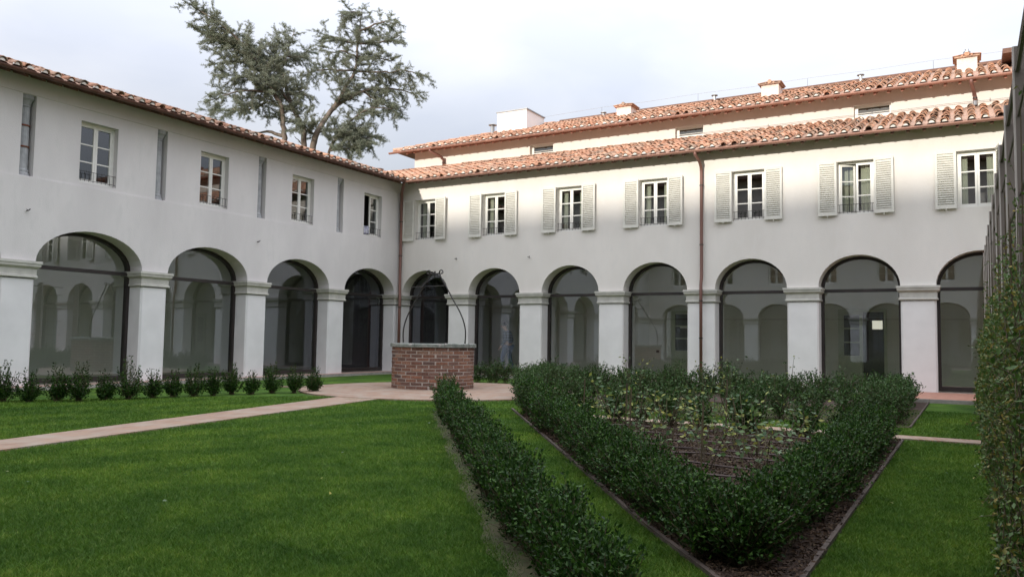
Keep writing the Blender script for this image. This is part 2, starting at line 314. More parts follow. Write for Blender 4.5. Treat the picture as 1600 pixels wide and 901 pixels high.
# ------------------------------------------------------------------ cloister wings
ZCAP = 2.636
def capital_mesh(name, lin, s0, s1, o0, o1):
    prof = [(0, .10), (-.055, .10), (-.062, .085), (-.115, .08), (-.15, .045), (-.165, .025), (-.30, .022), (-.31, .042), (-.35, .042), (-.36, .0), (-.38, .0)]
    b = MB(); vs = []
    for z, p in prof: vs += [(s0 - p, o0 - p, z), (s1 + p, o0 - p, z), (s1 + p, o1 + p, z), (s0 - p, o1 + p, z)]
    n = len(prof); fs = [(i * 4 + k, i * 4 + (k + 1) % 4, (i + 1) * 4 + (k + 1) % 4, (i + 1) * 4 + k) for i in range(n - 1) for k in range(4)]
    fs += [(0, 1, 2, 3)]
    b.add(vs, fs); return b.mapped(lin).mesh(name, M['capital'])

def make_wing(name, label, org, sdir, odir, s_end, centers, hw, first_edge, zcr, zcap, mats, win, niches, ztop, zgut, eave, slope, depth,
              detail=True, recess=None, z_adj=0., tile_range=None, gut_mat='copper_lit', raf_mat='rafter', win_style='shutter', far_edge=None):
    S = Vector(sdir); O = Vector(odir); P = Vector(org)
    lin = lambda s, o, z: (S.x * s + O.x * o, S.y * s + O.y * o, z)
    root = thing(name, label, 'building', P)
    wallm, pierm = mats
    T = .50; zA = zcr + .06; ND = 20 if detail else 10
    # --- facade wall with arch and window openings
    b = MB(); Q = b.quad
    for c in centers:
        arc = [(c + hw * cos(a), zcap + (zcr - zcap) * sin(a)) for a in np.linspace(pi, 0, ND + 1)]
        for (xa, za), (xb, zb) in zip(arc[:-1], arc[1:]):
            Q((xa, 0, za), (xb, 0, zb), (xb, 0, zA), (xa, 0, zA)); Q((xa, -T, za), (xa, -T, zA), (xb, -T, zA), (xb, -T, zb))
            Q((xa, 0, za), (xa, -T, za), (xb, -T, zb), (xb, 0, zb))
    edges = [0 if far_edge is None else far_edge] + [e for c in centers for e in (c - hw, c + hw)] + [s_end]
    piers = [(edges[i], edges[i + 1]) for i in range(0, len(edges), 2)]
    for a, c in piers:
        Q((a, 0, zcap), (c, 0, zcap), (c, 0, zA), (a, 0, zA)); Q((a, -T, zcap), (a, -T, zA), (c, -T, zA), (c, -T, zcap))
    holes = [(s - h, s + h, z0, z1) for (s, h, z0, z1) in win] + [(s - h, s + h, z0, z1) for (s, h, z0, z1) in niches]
    ss = sorted({edges[0], s_end} | {x for h in holes for x in h[:2]})
    rz = list(recess) if recess else []
    zz = sorted({zA, ztop} | {x for h in holes for x in h[2:]} | set(rz))
    of = lambda z: -.022 if recess and rz[0] <= z <= rz[1] else 0.
    for s0, s1 in zip(ss[:-1], ss[1:]):
        for z0, z1 in zip(zz[:-1], zz[1:]):
            sm, zm = (s0 + s1) / 2, (z0 + z1) / 2
            if any(h[0] < sm < h[1] and h[2] < zm < h[3] for h in holes): continue
            o = of(zm); Q((s0, o, z0), (s1, o, z0), (s1, o, z1), (s0, o, z1))
            if not any(h[0] < sm < h[1] for h in holes): pass
    for z in rz: Q((edges[0], 0, z), (s_end, 0, z), (s_end, -.022, z), (edges[0], -.022, z))
    RV = .34
    for s0, s1, z0, z1 in holes:
        o = of((z0 + z1) / 2)
        Q((s0, o, z0), (s0, -RV, z0), (s0, -RV, z1), (s0, o, z1)); Q((s1, o, z0), (s1, o, z1), (s1, -RV, z1), (s1, -RV, z0))
        Q((s0, o, z0), (s1, o, z0), (s1, -RV, z0), (s0, -RV, z0)); Q((s0, o, z1), (s0, -RV, z1), (s1, -RV, z1), (s1, o, z1))
    b.mapped(lin).build('wall', M[wallm], root)
    # --- piers with capitals
    cache = {}
    for a, c in piers:
        a0, c0 = max(a, edges[0]), min(c, s_end); key = (round(c0 - a0, 3))
        mid = (a0 + c0) / 2; hwid = (c0 - a0) / 2
        if key not in cache:
            k = .04 if hwid > .2 else .01
            poly = [(-hwid, -.62), (-hwid, -k), (-hwid + k, 0), (hwid - k, 0), (hwid, -k), (hwid, -.62)]
            m1 = MB().prism(poly, 0, zcap - .36).mapped(lin).mesh('pier', M[pierm])
            cache[key] = (m1, capital_mesh('capital', lin, -hwid, hwid, -.62, 0))
        po = put('pier', cache[key][0], root, lin(mid, 0, 0)); put('capital', cache[key][1], po, lin(0, 0, zcap + (.004 if name == 'right_wing' else 0)))
    # --- steel and glass screens in the arches
    oz = -.45; fr, fd = .075, .13
    if centers:
        arc = [(hw * cos(a), zcap + (zcr - zcap) * sin(a)) for a in np.linspace(pi, 0, ND + 1)]
        outer = [(-hw, .02)] + arc + [(hw, .02)]
        def inset(p): x, z = p; return (x * (hw - fr) / hw, (zcap + (z - zcap) * (zcr - zcap - fr) / (zcr - zcap)) if z > zcap else z)
        inner = [inset(p) for p in outer]; fb = MB()
        for i in range(len(outer) - 1):
            (xa, za), (xb, zb) = outer[i], outer[i + 1]; (ia, ja), (ib, jb) = inner[i], inner[i + 1]
            fb.quad((xa, oz, za), (xb, oz, zb), (ib, oz, jb), (ia, oz, ja)); fb.quad((ia, oz, ja), (ib, oz, jb), (ib, oz - fd, jb), (ia, oz - fd, ja))
            fb.quad((xa, oz - fd, za), (ia, oz - fd, ja), (ib, oz - fd, jb), (xb, oz - fd, zb))
        fb.box(-hw + fr, hw - fr, oz - fd, oz + .002, .02, .13)
        mf = fb.mapped(lin).mesh('frame', M['steel'])
        zt = zcap - .06
        mt = MB().box(-hw + fr, hw - fr, oz - fd + .01, oz + .006, zt - .045, zt + .035).mapped(lin).mesh('transom', M['steel'])
        pl = MB().quad((-hw + fr, oz - .06, .13), (hw - fr, oz - .06, .13), (hw - fr, oz - .06, zt - .045), (-hw + fr, oz - .06, zt - .045)).mapped(lin).mesh('glass_pane', M['screen'])
        lun = [(x, oz - .06, z) for x, z in inner[1:-1]]
        lun = [(-(hw - fr), oz - .06, zt + .035)] + lun + [(hw - fr, oz - .06, zt + .035)]
        pu = MB().add(lun, [tuple(range(len(lun)))]).mapped(lin).mesh('lunette_pane', M['screen'])
        for c in centers:
            g = put('glazed_screen', None, root, lin(c, 0, 0))
            put('frame', mf, g); put('transom', mt, g); put('glass_pane', pl, g); put('lunette_pane', pu, g)
    # --- windows
    if win:
        s_, h_, z0_, z1_ = win[0]; H = z1_ - z0_; W = h_ * 2; oz = -.17
        fm = MB(); f = .045
        fm.box(-h_, -h_ + f, oz - .06, oz, 0, H).box(h_ - f, h_, oz - .06, oz, 0, H).box(-h_ + f, h_ - f, oz - .06, oz, H - f, H).box(-h_ + f, h_ - f, oz - .06, oz + .02, 0, .04)
        fm = fm.mapped(lin).mesh('frame', M['white_paint'])
        sw = (W - 2 * f) / 2; st = .052; sh = H - f - .04
        def sash(sgn):   # origin on the hinge side
            m = MB(); x = lambda a: sgn * a
            def bx(a0, a1, z0, z1, d=.0): m.box(min(x(a0), x(a1)), max(x(a0), x(a1)), -.045 + d, .0 - d, z0, z1)
            bx(0, st, 0, sh); bx(sw - st, sw - .002, 0, sh); bx(st, sw - st, 0, st + .02); bx(st, sw - st, sh - st, sh)
            for k in (1, 2): bx(st, sw - st, st + .02 + (sh - 2 * st - .02) * k / 3 - .014, st + .02 + (sh - 2 * st - .02) * k / 3 + .014, .006)
            return m.mapped(lin).mesh('sash', M['white_paint'])
        sl_, sr_ = sash(1), sash(-1)
        ph = (sh - 2 * st - .02) / 3
        pm = MB().quad((-(sw - 2 * st) / 2, 0, -ph / 2 + .012), ((sw - 2 * st) / 2, 0, -ph / 2 + .012), ((sw - 2 * st) / 2, 0, ph / 2 - .012), (-(sw - 2 * st) / 2, 0, ph / 2 - .012)).mapped(lin).mesh('pane', M['pane'])
        rl = MB(); ro = -.05
        rl.tube([(-h_ + .0, ro, .27), (h_, ro, .27)], .007, 5).tube([(-h_, ro, .07), (h_, ro, .07)], .007, 5)
        for k in range(9): xx = -h_ + W * (k + .5) / 9; rl.tube([(xx, ro, .04), (xx, ro, .27)], .006, 4)
        rl = rl.mapped(lin).mesh('railing', M['iron'])
        # shutter frame and slat
        shw = .47; shh = H + .03; nsl = 22
        # drawn curtain: pleated strip
        cu = MB(); cwid = sw * .42
        for k in range(8):
            x0, x1 = cwid * k / 8, cwid * (k + 1) / 8; y0, y1 = (.0, .025)[k % 2], (.025, .0)[k % 2]
            cu.quad((x0, y0, .05), (x1, y1, .05), (x1, y1, H - .08), (x0, y0, H - .08))
        cur = cu.mapped(lin).mesh('curtain', M['curtain'])
        for i, (s, h, z0, z1) in enumerate(win):
            wo = put('window', None, root, lin(s, 0, z0))
            put('frame', fm, wo)
            mirror = S.cross(O).z < 0
            for sg, me in ((1, sl_), (-1, sr_)):
                hx = -sg * (h_ - f)
                ang = 0.
                if win_style == 'plain' and i == 0 and sg == -1 and detail: ang = 1.25
                if win_style == 'shutter' and i == 5 and sg == 1 and detail: ang = .38
                # swing inwards about the hinge
                rotz = ang * (1 if mirror else -1) * sg if ang else 0.
                base = lin(hx, oz - .008, .04)
                put('sash', me, wo, base, (0, 0, rotz))
                if detail:
                    for k in range(3):
                        px = sg * (sw / 2); pz = st + .02 + ph * (k + .5)
                        v = Vector(lin(px, -.02, 0)); v.rotate(Matrix.Rotation(rotz, 3, 'Z').to_euler())
                        put('pane', pm, wo, (base[0] + v.x, base[1] + v.y, base[2] + pz), (0, 0, rotz))
                else:
                    pass
            if not detail:
                MB().quad((-h_ + f, oz - .03, .04), (h_ - f, oz - .03, .04), (h_ - f, oz - .03, H - f), (-h_ + f, oz - .03, H - f)).mapped(lin).build('pane', M['pane'], wo)
            if detail:
                if win_style == 'plain' or i != 6: put('railing', rl, wo)
                cs = {0: (1, 2), 1: (1, 2), 2: (1, 2), 3: (1, 2), 4: (), 5: (3, 2), 6: (1, 2)}.get(i, (1,)) if win_style == 'shutter' else ()
                for cc in cs:
                    xs = {1: -h_ + .07, 2: h_ - .07 - cwid, 3: -.2}[cc]
                    put('curtain', cur, wo, lin(xs, oz - .20 if cc != 3 else oz - .35, 0))
                    if i == 5: put('curtain', cur, wo, lin({1: 0, 2: h_ - .13 - 1.3 * cwid, 3: -h_ + .05}[cc], oz - .24 - .1 * (cc == 3), 0))
            if win_style == 'shutter':
                for sg in (-1, 1):
                    hx = sg * (h_ + .015)
                    ang = .10 + .055 * sin(i * 2.3 + sg * 1.7) if not (i == 6 and sg == 1) else 1.45
                    # folded back against the wall, a hand's width proud at its free edge
                    me_s = shutter_cache.get((name, sg))
                    if me_s is None:
                        fl = lambda p: lin(p[0] * sg, p[1] + .03, p[2])
                        a = MB(); a.v = [fl(p) for p in sf0(shw, shh).v]; a.f = list(sf0(shw, shh).f)
                        c2 = MB(); c2.v = [fl(p) for p in slat0(shw).v]; c2.f = list(slat0(shw).f)
                        me_s = (a.mesh('shutter', M['shutter']), c2.mesh('slat', M['shutter'])); shutter_cache[(name, sg)] = me_s
                    so = put('shutter', me_s[0], root, lin(s + hx, 0, z0 - .015), (0, 0, sg * ang * (-1 if mirror else 1)))
                    if detail and i < 7:
                        for k in range(nsl):
                            put('slat', me_s[1], so, (0, 0, .115 + (shh - .21) * (k + .5) / nsl + .018))
                    else:
                        a = MB()
                        for k in range(nsl):
                            zz_ = .115 + (shh - .21) * (k + .5) / nsl + .018
                            a.add([lin(p[0] * sg, p[1] + .03, p[2] + zz_) for p in slat0(shw).v], slat0(shw).f)
                        a.build('slat_panel', M['shutter'], so, kind='stuff')
    # --- niches with the old loggia columns
    for j, (s, h, z0, z1) in enumerate(niches):
        n_ = put('niche', None, root, lin(s, 0, z0)); H = z1 - z0
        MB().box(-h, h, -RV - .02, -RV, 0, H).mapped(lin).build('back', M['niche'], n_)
        r = .115; cx, cyy = -.0, -.21
        m = MB().lathe([(r + .04, 0), (r + .04, .06), (r + .015, .08), (r + .02, .13), (r, .16), (r * .9, H - .26), (r * .9 + .02, H - .24), (r * .9, H - .21), (r + .03, H - .12), (r + .07, H - .08), (r + .07, H)], 16, (cx, cyy))
        m.mapped(lin).build('column', M['stone'], n_, smooth=False)
        if j == len(niches) - 1 or not detail or j == 3:
            for zz_ in (.62, 1.08): MB().lathe([(r + .01, zz_), (r + .014, zz_ + .01), (r + .014, zz_ + .025), (r + .01, zz_ + .035)], 14, (cx, cyy)).mapped(lin).build('iron_band', M['rust'], n_)
    # --- roof: boards, slab, tiles, gutter, rafters
    gz = zgut; e = eave
    rz0 = gz + .10   # underside of tiles at eave edge
    zr = lambda o: rz0 + slope * (e - .06 - o)
    s0, s1 = edges[0], s_end
    hip0 = 0 if name in ('left_wing', 'right_wing') else 0
    rb = MB(); lo_s = (lambda o: max(s0, -10) - (0 if not hip0 else 0))
    def corner(o): return o if corner_cut else s0   # mitre at the shared inner corner: s >= o
    corner_cut = True
    def pt(s, o, dz=0): return (s, o, zr(o) + dz)
    a, bb = e - .06, -depth
    rb.add([pt(corner(a), a), pt(s1, a), pt(s1, bb), pt(corner(bb), bb), pt(corner(a), a, -.06), pt(s1, a, -.06), pt(s1, bb, -.06), pt(corner(bb), bb, -.06)],
           [(0, 1, 2, 3), (4, 7, 6, 5), (0, 4, 5, 1), (1, 5, 6, 2), (2, 6, 7, 3), (3, 7, 4, 0)])
    # far slope down to the outside of the wing
    if detail is not None:
        rb.add([pt(corner(bb), bb), pt(s1, bb), (s1, -depth * 2, zr(bb) - slope * depth), (corner(bb), -depth * 2, zr(bb) - slope * depth)], [(0, 1, 2, 3)]) if name != 'right_wing' else None
    roof = rb.mapped(lin).build('roof', M['soffit'], root)
    # gutter
    gr = .065; gp = [(e + gr * cos(t), gz + .07 + gr * sin(t)) for t in np.linspace(pi, 2 * pi, 9)]
    gp2 = [(e + (gr - .006) * cos(t), gz + .07 + (gr - .006) * sin(t)) for t in np.linspace(2 * pi, pi, 9)]
    ring = gp + gp2; n = len(ring); vs = [(corner(o), o, z) for o, z in ring] + [(s1, o, z) for o, z in ring]
    MB().add(vs, [(i, (i + 1) % n, n + (i + 1) % n, n + i) for i in range(n)]).mapped(lin).build('gutter', M[gut_mat], root, smooth=False)
    # fascia board behind gutter
    MB().box(e - .07, s1, e - .09, e - .068, gz + .03, gz + .125).mapped(lin).build('eaves_board', M[raf_mat], root)
    # rafters
    if detail:
        rm = MB().add([(x, o, z + slope * (e - .1 - o)) for x in (-.035, .035) for o, z in ((e - .1, -.075), (e - .1, .0), (-.3, .0), (-.3, -.075))],
                      [(0, 1, 2, 3), (7, 6, 5, 4), (0, 4, 5, 1), (1, 5, 6, 2), (2, 6, 7, 3), (3, 7, 4, 0)]).mapped(lin).mesh('rafter', M[raf_mat])
        k = e + .1; cnt = 0
        while k < min(s1, 24):
            put('rafter', rm, root, lin(k, 0, zr(e - .1) - .07)); k += .36; cnt += 1
    make_tiles(name, root, roof, lin, zr, corner, s1, e, depth, slope, tile_range)
    # closing walls, floors, ceiling of the arcade
    D = 4.1
    if detail: tiles_in = None
    ex = -D - .3 if name in ('left_wing', 'right_wing') else 0.; ey = -D if name == 'right_wing' else 0.
    MB().box(ex, s1, -D - .3, -D, 0, zgut).mapped(lin).build('corridor_wall', M['inner_bright' if name == 'right_wing' else 'inner_wall'], root)
    MB().box(ey, s1, -D, .0, -.20, .0).mapped(lin).build('corridor_floor', M['inner_floor'], root)
    MB().box(ey, s1, -D, -.505, 3.72, 3.95).mapped(lin).build('corridor_ceiling', M['ceiling'], root)
    if name == 'right_wing': MB().box(-3.6, 2.1, -1.3, -1.22, 0, 3.7).mapped(lin).build('darkening_panel', M['darkening'], root)  # dark panel added only to darken the view through the corner arches
    if name == 'left_wing': MB().box(-.3, 2.9, -1.3, -1.22, 0, 3.7).mapped(lin).build('darkening_panel', M['darkening'], root)
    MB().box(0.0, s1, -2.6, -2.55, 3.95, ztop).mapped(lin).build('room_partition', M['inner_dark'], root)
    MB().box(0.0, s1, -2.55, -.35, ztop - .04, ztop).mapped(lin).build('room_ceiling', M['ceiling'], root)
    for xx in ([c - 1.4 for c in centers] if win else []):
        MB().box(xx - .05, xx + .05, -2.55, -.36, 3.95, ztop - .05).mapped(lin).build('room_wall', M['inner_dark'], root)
    return root, lin, P
def sf0(shw, shh):
    b = MB().box(0, .055, 0, .035, 0, shh).box(shw - .055, shw, 0, .035, 0, shh).box(.055, shw - .055, 0, .035, 0, .10).box(.055, shw - .055, 0, .035, shh - .07, shh)
    b.box(.055, shw - .055, -.002, .001, .10, shh - .07)
    return b.tube([(shw * .5, .02, 0), (shw * .5, .02, -.05)], .012, 5)
def slat0(shw):
    return MB().add([(.055, .004, -.006), (shw - .055, .004, -.006), (shw - .055, .036, -.034), (.055, .036, -.034), (.055, .004, .004), (shw - .055, .004, .004), (shw - .055, .036, -.024), (.055, .036, -.024)],
                    [(0, 3, 2, 1), (4, 5, 6, 7), (0, 1, 5, 4), (1, 2, 6, 5), (2, 3, 7, 6), (3, 0, 4, 7)])
shutter_cache = {}

def tile_template(slope, up=True):
    """half-round cover tile; local: x across, y = down-slope distance from the upper end, z up; the lower end is the wide one"""
    Lt, th = .40, math.atan(slope); V = []; F = []; k = 6
    for (yy, r, dz) in ((0., .068, .0), (Lt, .086, .022)):
        for i in range(k + 1):
            t = pi * i / k; V.append((r * cos(t), yy, r * sin(t) * .95 + dz))
    for (yy, r, dz) in ((Lt, .072, .022), (0., .055, .0)):
        for i in range(k + 1):
            t = pi * i / k; V.append((r * cos(t), yy, r * sin(t) * .95 + dz))
    n = k + 1
    for i in range(k):
        F.append((i, i + 1, n + i + 1, n + i)); F.append((n + i, n + i + 1, 2 * n + i + 1, 2 * n + i)); F.append((2 * n + i, 2 * n + i + 1, 3 * n + i + 1, 3 * n + i))
    V = np.array(V); F = np.array(F)
    c, s = cos(th), sin(th)
    # rotate so that local y follows the slope outwards and down
    V2 = np.stack([V[:, 0], V[:, 1] * c + V[:, 2] * s, -V[:, 1] * s + V[:, 2] * c], 1)
    return V2, F
def make_tiles(name, root, roof, lin, zr, corner, s1, e, depth, slope, tr):
    rng = R_(len(name) * 7 + 3)
    V, F = tile_template(slope)
    A = np.array([lin(1, 0, 0), lin(0, 1, 0), (0, 0, 1)])     # rows: images of s, o, z
    step = .33; pitch = .285; co = cos(math.atan(slope))
    rows = int((depth + e) / (step * co)); rows_full = rows
    key, rest_c, mort, chan = [], [], [], []
    ncol = int((s1 - 0) / pitch)
    for i in range(-int(depth / pitch) - 1, ncol):
        s = i * pitch + .14
        for j in range(rows):
            o_up = e + .03 - (j * step + .40) * co     # upper end of this tile
            if s < corner(o_up) + .02 or s > s1 - .05 or o_up < -depth - .02: continue
            loc = (s + rng.normal() * .012, o_up + rng.normal() * .012, zr(o_up) + .035 + rng.normal() * .006, rng.normal() * .035)
            (key if tr and tr[0] <= s <= tr[1] and len(key) < 300 * 50 else rest_c).append((loc, j))
            if j == 0: mort.append(s)
        for j in range(rows):
            o_up = e + .05 - (j * step + .40) * co; s2 = s + pitch / 2
            if s2 < corner(o_up) + .02 or s2 > s1 - .05 or o_up < -depth - .02: continue
            chan.append((s2, o_up, zr(o_up) + .002))
    if tr:
        key.sort(key=lambda q: abs(q[0][0] - tr[2]) + abs(q[0][1]) * .3); rest_c += key[300:]; key = key[:300]
    if tr is None and name not in ('left_wing', 'upper_storey', 'right_wing'):
        rest_c = rest_c
    me = npmesh('roof_tile', V @ A, F, M['tile'])
    for (loc, j) in key:
        put('roof_tile', me, roof, lin(loc[0], loc[1], loc[2]), (0, 0, loc[3]))
    if rest_c:
        Ls = np.array([q[0][:3] for q in rest_c]); an = np.array([q[0][3] for q in rest_c])
        c, s = np.cos(an)[:, None], np.sin(an)[:, None]
        X = V[None, :, 0] * c - V[None, :, 1] * s + Ls[:, 0:1]; Y = V[None, :, 0] * s + V[None, :, 1] * c + Ls[:, 1:2]; Z = V[None, :, 2] + Ls[:, 2:3]
        VV = np.stack([X, Y, Z], 2).reshape(-1, 3) @ A; FF = (F[None] + (np.arange(len(Ls)) * len(V))[:, None, None]).reshape(-1, 4)
        put('tile_field', npmesh('tile_field', VV, FF, M['tiles']), roof, kind='stuff')
    # channel tiles: shallow troughs between the covers
    th = math.atan(slope); c, s = cos(th), sin(th); T = []
    for yy, r in ((0, .075), (.40, .062)):
        for t in np.linspace(-1, 1, 5): T.append((t * r, yy * c, -yy * s + .035 * t * t + (.0 if yy else .012)))
    T = np.array(T); TF = np.array([(i, i + 1, 6 + i, 5 + i) for i in range(4)]); Ls = np.array(chan)
    VV = (T[None] + Ls[:, None, :]).reshape(-1, 3) @ A; FF = (TF[None] + (np.arange(len(Ls)) * len(T))[:, None, None]).reshape(-1, 4)
    put('channel_tiles', npmesh('channel_tiles', VV, FF, M['channel']), roof, kind='stuff')
    mb = MB()
    for s in mort:
        if rng.rand() < .10: continue
        r = .074 * (1 - .22 * rng.rand()); o = e + .03 + .003 * rng.normal(); z = zr(o) + .045
        pts = [(s + r * cos(t), o - .03, z + r * .95 * sin(t)) for t in np.linspace(0, pi, 7)]
        pts2 = [(s + r * .8 * cos(t), o + .012, z + r * .8 * sin(t)) for t in np.linspace(0, pi, 7)]
        mb.add(pts + pts2, [(i, i + 1, 8 + i, 7 + i) for i in range(6)] + [(7, 8, 9, 10, 11, 12, 13)])
    if mb.v: mb.mapped(lin).build('mortar_plugs', M['mortar'], roof, kind='stuff')

# right wing, along +X, facing -Y
bR, wR, aR = 2.7588, .7969, 2.0897
cR = [aR + wR / 2 + (k - .5) * bR for k in range(0, 14)]; hwR = (bR - wR) / 2
zw0, zw1 = 4.538, 5.95
winR = [(c - .04, .44, zw0, zw1) for c in cR]
rw, linR, PR = make_wing('right_wing', 'pale plastered cloister wing with shuttered upper windows, running right from the inner corner', (0, 0, 0), (1, 0, 0), (0, -1, 0), 37.0, cR, hwR, 0,
    3.476, ZCAP, ('plaster', 'pier'), winR, [], 6.62, 6.47, .56, .345, 3.2, tile_range=(4, 18.5, 16.5))
# left wing, along -Y, facing +X
bL, wL, aL = 3.2634, .7126, 2.8259
cL = [aL + wL / 2 + (k - .5) * bL for k in range(0, 7)]; hwL = (bL - wL) / 2
winL = [(c - .053, .455, zw0 + .01, zw1 + .01) for c in cL]
nicL = [(aL + wL / 2 + k * bL - .067, .145, 4.47, 6.22) for k in range(0, 6)]
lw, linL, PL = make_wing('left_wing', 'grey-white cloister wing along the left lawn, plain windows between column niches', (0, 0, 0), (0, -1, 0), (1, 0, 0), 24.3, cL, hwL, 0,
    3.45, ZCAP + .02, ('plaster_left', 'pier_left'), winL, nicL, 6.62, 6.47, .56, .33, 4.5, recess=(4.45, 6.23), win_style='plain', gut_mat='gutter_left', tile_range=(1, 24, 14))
# wings behind and to the right of the photographer (they close the court and are mirrored in the glass)
cS = [1.9 + 2.9 * k for k in range(12)]
make_wing('south_wing', 'plastered cloister wing closing the court behind the lawns', (0, -24.3, 0), (1, 0, 0), (0, 1, 0), 37.0, cS, 1.05, 0, 3.45, ZCAP, ('plaster', 'pier'),
          [(c, .45, zw0, zw1) for c in cS], [], 6.62, 6.47, .56, .33, 4.5, detail=False, win_style='plain')
cE = [1.8 + 3.1 * k for k in range(7)]
make_wing('east_wing', 'plastered cloister wing at the far right end of the court', (37, 0, 0), (0, -1, 0), (-1, 0, 0), 24.3, cE, 1.1, 0, 3.45, ZCAP, ('plaster', 'pier'),
          [(c, .45, zw0, zw1) for c in cE], [], 6.62, 6.47, .56, .33, 4.5, detail=False, win_style='plain')
ch = thing('shade_block', 'tall unseen block behind the court, added to shade the lower right wing', 'building', (17, -46, 0))  # unseen block, added so its shadow edge crosses the right wing wall
MB().box(-45, 60, -8, 6, 0, 13.8).build('wall', M['plaster'], ch); MB().box(-46, 61, -9, 7, 13.8, 14.42).build('roof', M['soffit'], ch)

# ------------------------------------------------------------------ upper storey set back above the right wing
Pu = Vector((0, 3.2, 0)); linu = lambda s, o, z: (s, -o, z)
us = thing('upper_storey', 'set-back upper storey above the right wing roof, cream wall with three low windows', 'building', Pu)
uwin = [(3.41, 4.37), (8.95, 9.90), (14.49, 15.5), (20.0, 21.0)]
b = MB(); z0, z1, wz0, wz1 = 6.5, 8.75, 7.84, 8.31; xs = [-1.85] + [x for a in uwin for x in a] + [30]
for i in range(len(xs) - 1):
    if i % 2 == 0: b.quad((xs[i], 0, z0), (xs[i + 1], 0, z0), (xs[i + 1], 0, z1), (xs[i], 0, z1))
    else:
        a, c = xs[i], xs[i + 1]
        b.quad((a, 0, z0), (c, 0, z0), (c, 0, wz0), (a, 0, wz0)); b.quad((a, 0, wz1), (c, 0, wz1), (c, 0, z1), (a, 0, z1))
        b.quad((a, 0, wz0), (a, -.25, wz0), (a, -.25, wz1), (a, 0, wz1)); b.quad((c, 0, wz0), (c, 0, wz1), (c, -.25, wz1), (c, -.25, wz0))
        b.quad((a, 0, wz0), (c, 0, wz0), (c, -.25, wz0), (a, -.25, wz0)); b.quad((a, 0, wz1), (a, -.25, wz1), (c, -.25, wz1), (c, 0, wz1))
b.quad((-1.85, 0, z0), (-1.85, 0, z1), (-1.85, -9, z1), (-1.85, -9, z0)); b.quad((30, 0, z0), (30, -9, z0), (30, -9, z1), (30, 0, z1))
b.quad((-1.85, -9, z0), (-1.85, -9, z1), (30, -9, z1), (30, -9, z0))
b.mapped(linu).build('wall', M['plaster'], us)
for a, c in uwin:
    wo = put('window', None, us, linu((a + c) / 2, -.15, wz0)); h = (c - a) / 2; H = wz1 - wz0
    m = MB().box(-h, -h + .10, -.05, 0, 0, H).box(h - .05, h, -.05, 0, 0, H).box(-h + .10, h - .05, -.05, 0, 0, .19).box(-h + .10, h - .05, -.05, 0, H - .07, H).box(-h + .10, h - .05, -.04, -.01, .235, .25)
    m.mapped(linu).build('frame', M['white_paint'], wo)
    MB().quad((-h + .1, -.03, .19), (h - .05, -.03, .19), (h - .05, -.03, H - .07), (-h + .1, -.03, H - .07)).mapped(linu).build('pane', M['pane'], wo)
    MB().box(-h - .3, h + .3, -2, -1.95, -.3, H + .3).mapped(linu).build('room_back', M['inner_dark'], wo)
eU, gU, slU, dU = .70, 8.43, .36, 4.1
zrU = lambda o: gU + .10 + slU * (eU - .06 - o); cornU = lambda o: -2.5 + (eU - o)
a, bb = eU - .06, -dU; pt = lambda s, o, dz=0: (s, o, zrU(o) + dz)
rb = MB().add([pt(cornU(a), a), pt(30.6, a), pt(30.6, bb), pt(cornU(bb), bb), pt(cornU(a), a, -.06), pt(30.6, a, -.06), pt(30.6, bb, -.06), pt(cornU(bb), bb, -.06)],
              [(0, 1, 2, 3), (4, 7, 6, 5), (0, 4, 5, 1), (1, 5, 6, 2), (2, 6, 7, 3), (3, 7, 4, 0)])
rb.add([pt(cornU(bb), bb), pt(30.6, bb), (30.6, -dU * 2 - .6, gU + .1), (-2.5, -dU * 2 - .6, gU + .1)], [(0, 1, 2, 3)])
rb.add([pt(cornU(a), a), pt(cornU(bb), bb), (-2.5, -dU * 2 - .6, gU + .1)], [(0, 1, 2)])
roofU = rb.mapped(linu).build('roof', M['soffit'], us)
make_tiles('upper_storey', us, roofU, linu, zrU, cornU, 30.6, eU, dU, slU, (4, 18.6, 16))
gr = .065; gp = [(eU + gr * cos(t), gU + .07 + gr * sin(t)) for t in np.linspace(pi, 2 * pi, 9)] + [(eU + (gr - .006) * cos(t), gU + .07 + (gr - .006) * sin(t)) for t in np.linspace(2 * pi, pi, 9)]
n = len(gp); MB().add([(-2.6, o, z) for o, z in gp] + [(30.6, o, z) for o, z in gp], [(i, (i + 1) % n, n + (i + 1) % n, n + i) for i in range(n)] + [tuple(range(n))]).mapped(linu).build('gutter', M['copper_lit'], us)
MB().box(-2.5, 30.6, eU - .09, eU - .068, gU + .03, gU + .125).mapped(linu).build('eaves_board', M['rafter_red'], us)
rm = MB().add([(x, o, z + slU * (eU - .1 - o)) for x in (-.035, .035) for o, z in ((eU - .1, -.085), (eU - .1, .0), (-.2, .0), (-.2, -.085))],
              [(0, 1, 2, 3), (7, 6, 5, 4), (0, 4, 5, 1), (1, 5, 6, 2), (2, 6, 7, 3), (3, 7, 4, 0)]).mapped(linu).mesh('rafter', M['rafter_red'])
k = -1.8
while k < 22: put('rafter', rm, us, linu(k, 0, zrU(eU - .1) - .07)); k += .36
MB().box(cornU(bb) + .3, 30.6, -dU - .06, -dU + .06, zrU(-dU) + .03, zrU(-dU) + .13).mapped(linu).build('ridge_flashing', M['rafter'], us)
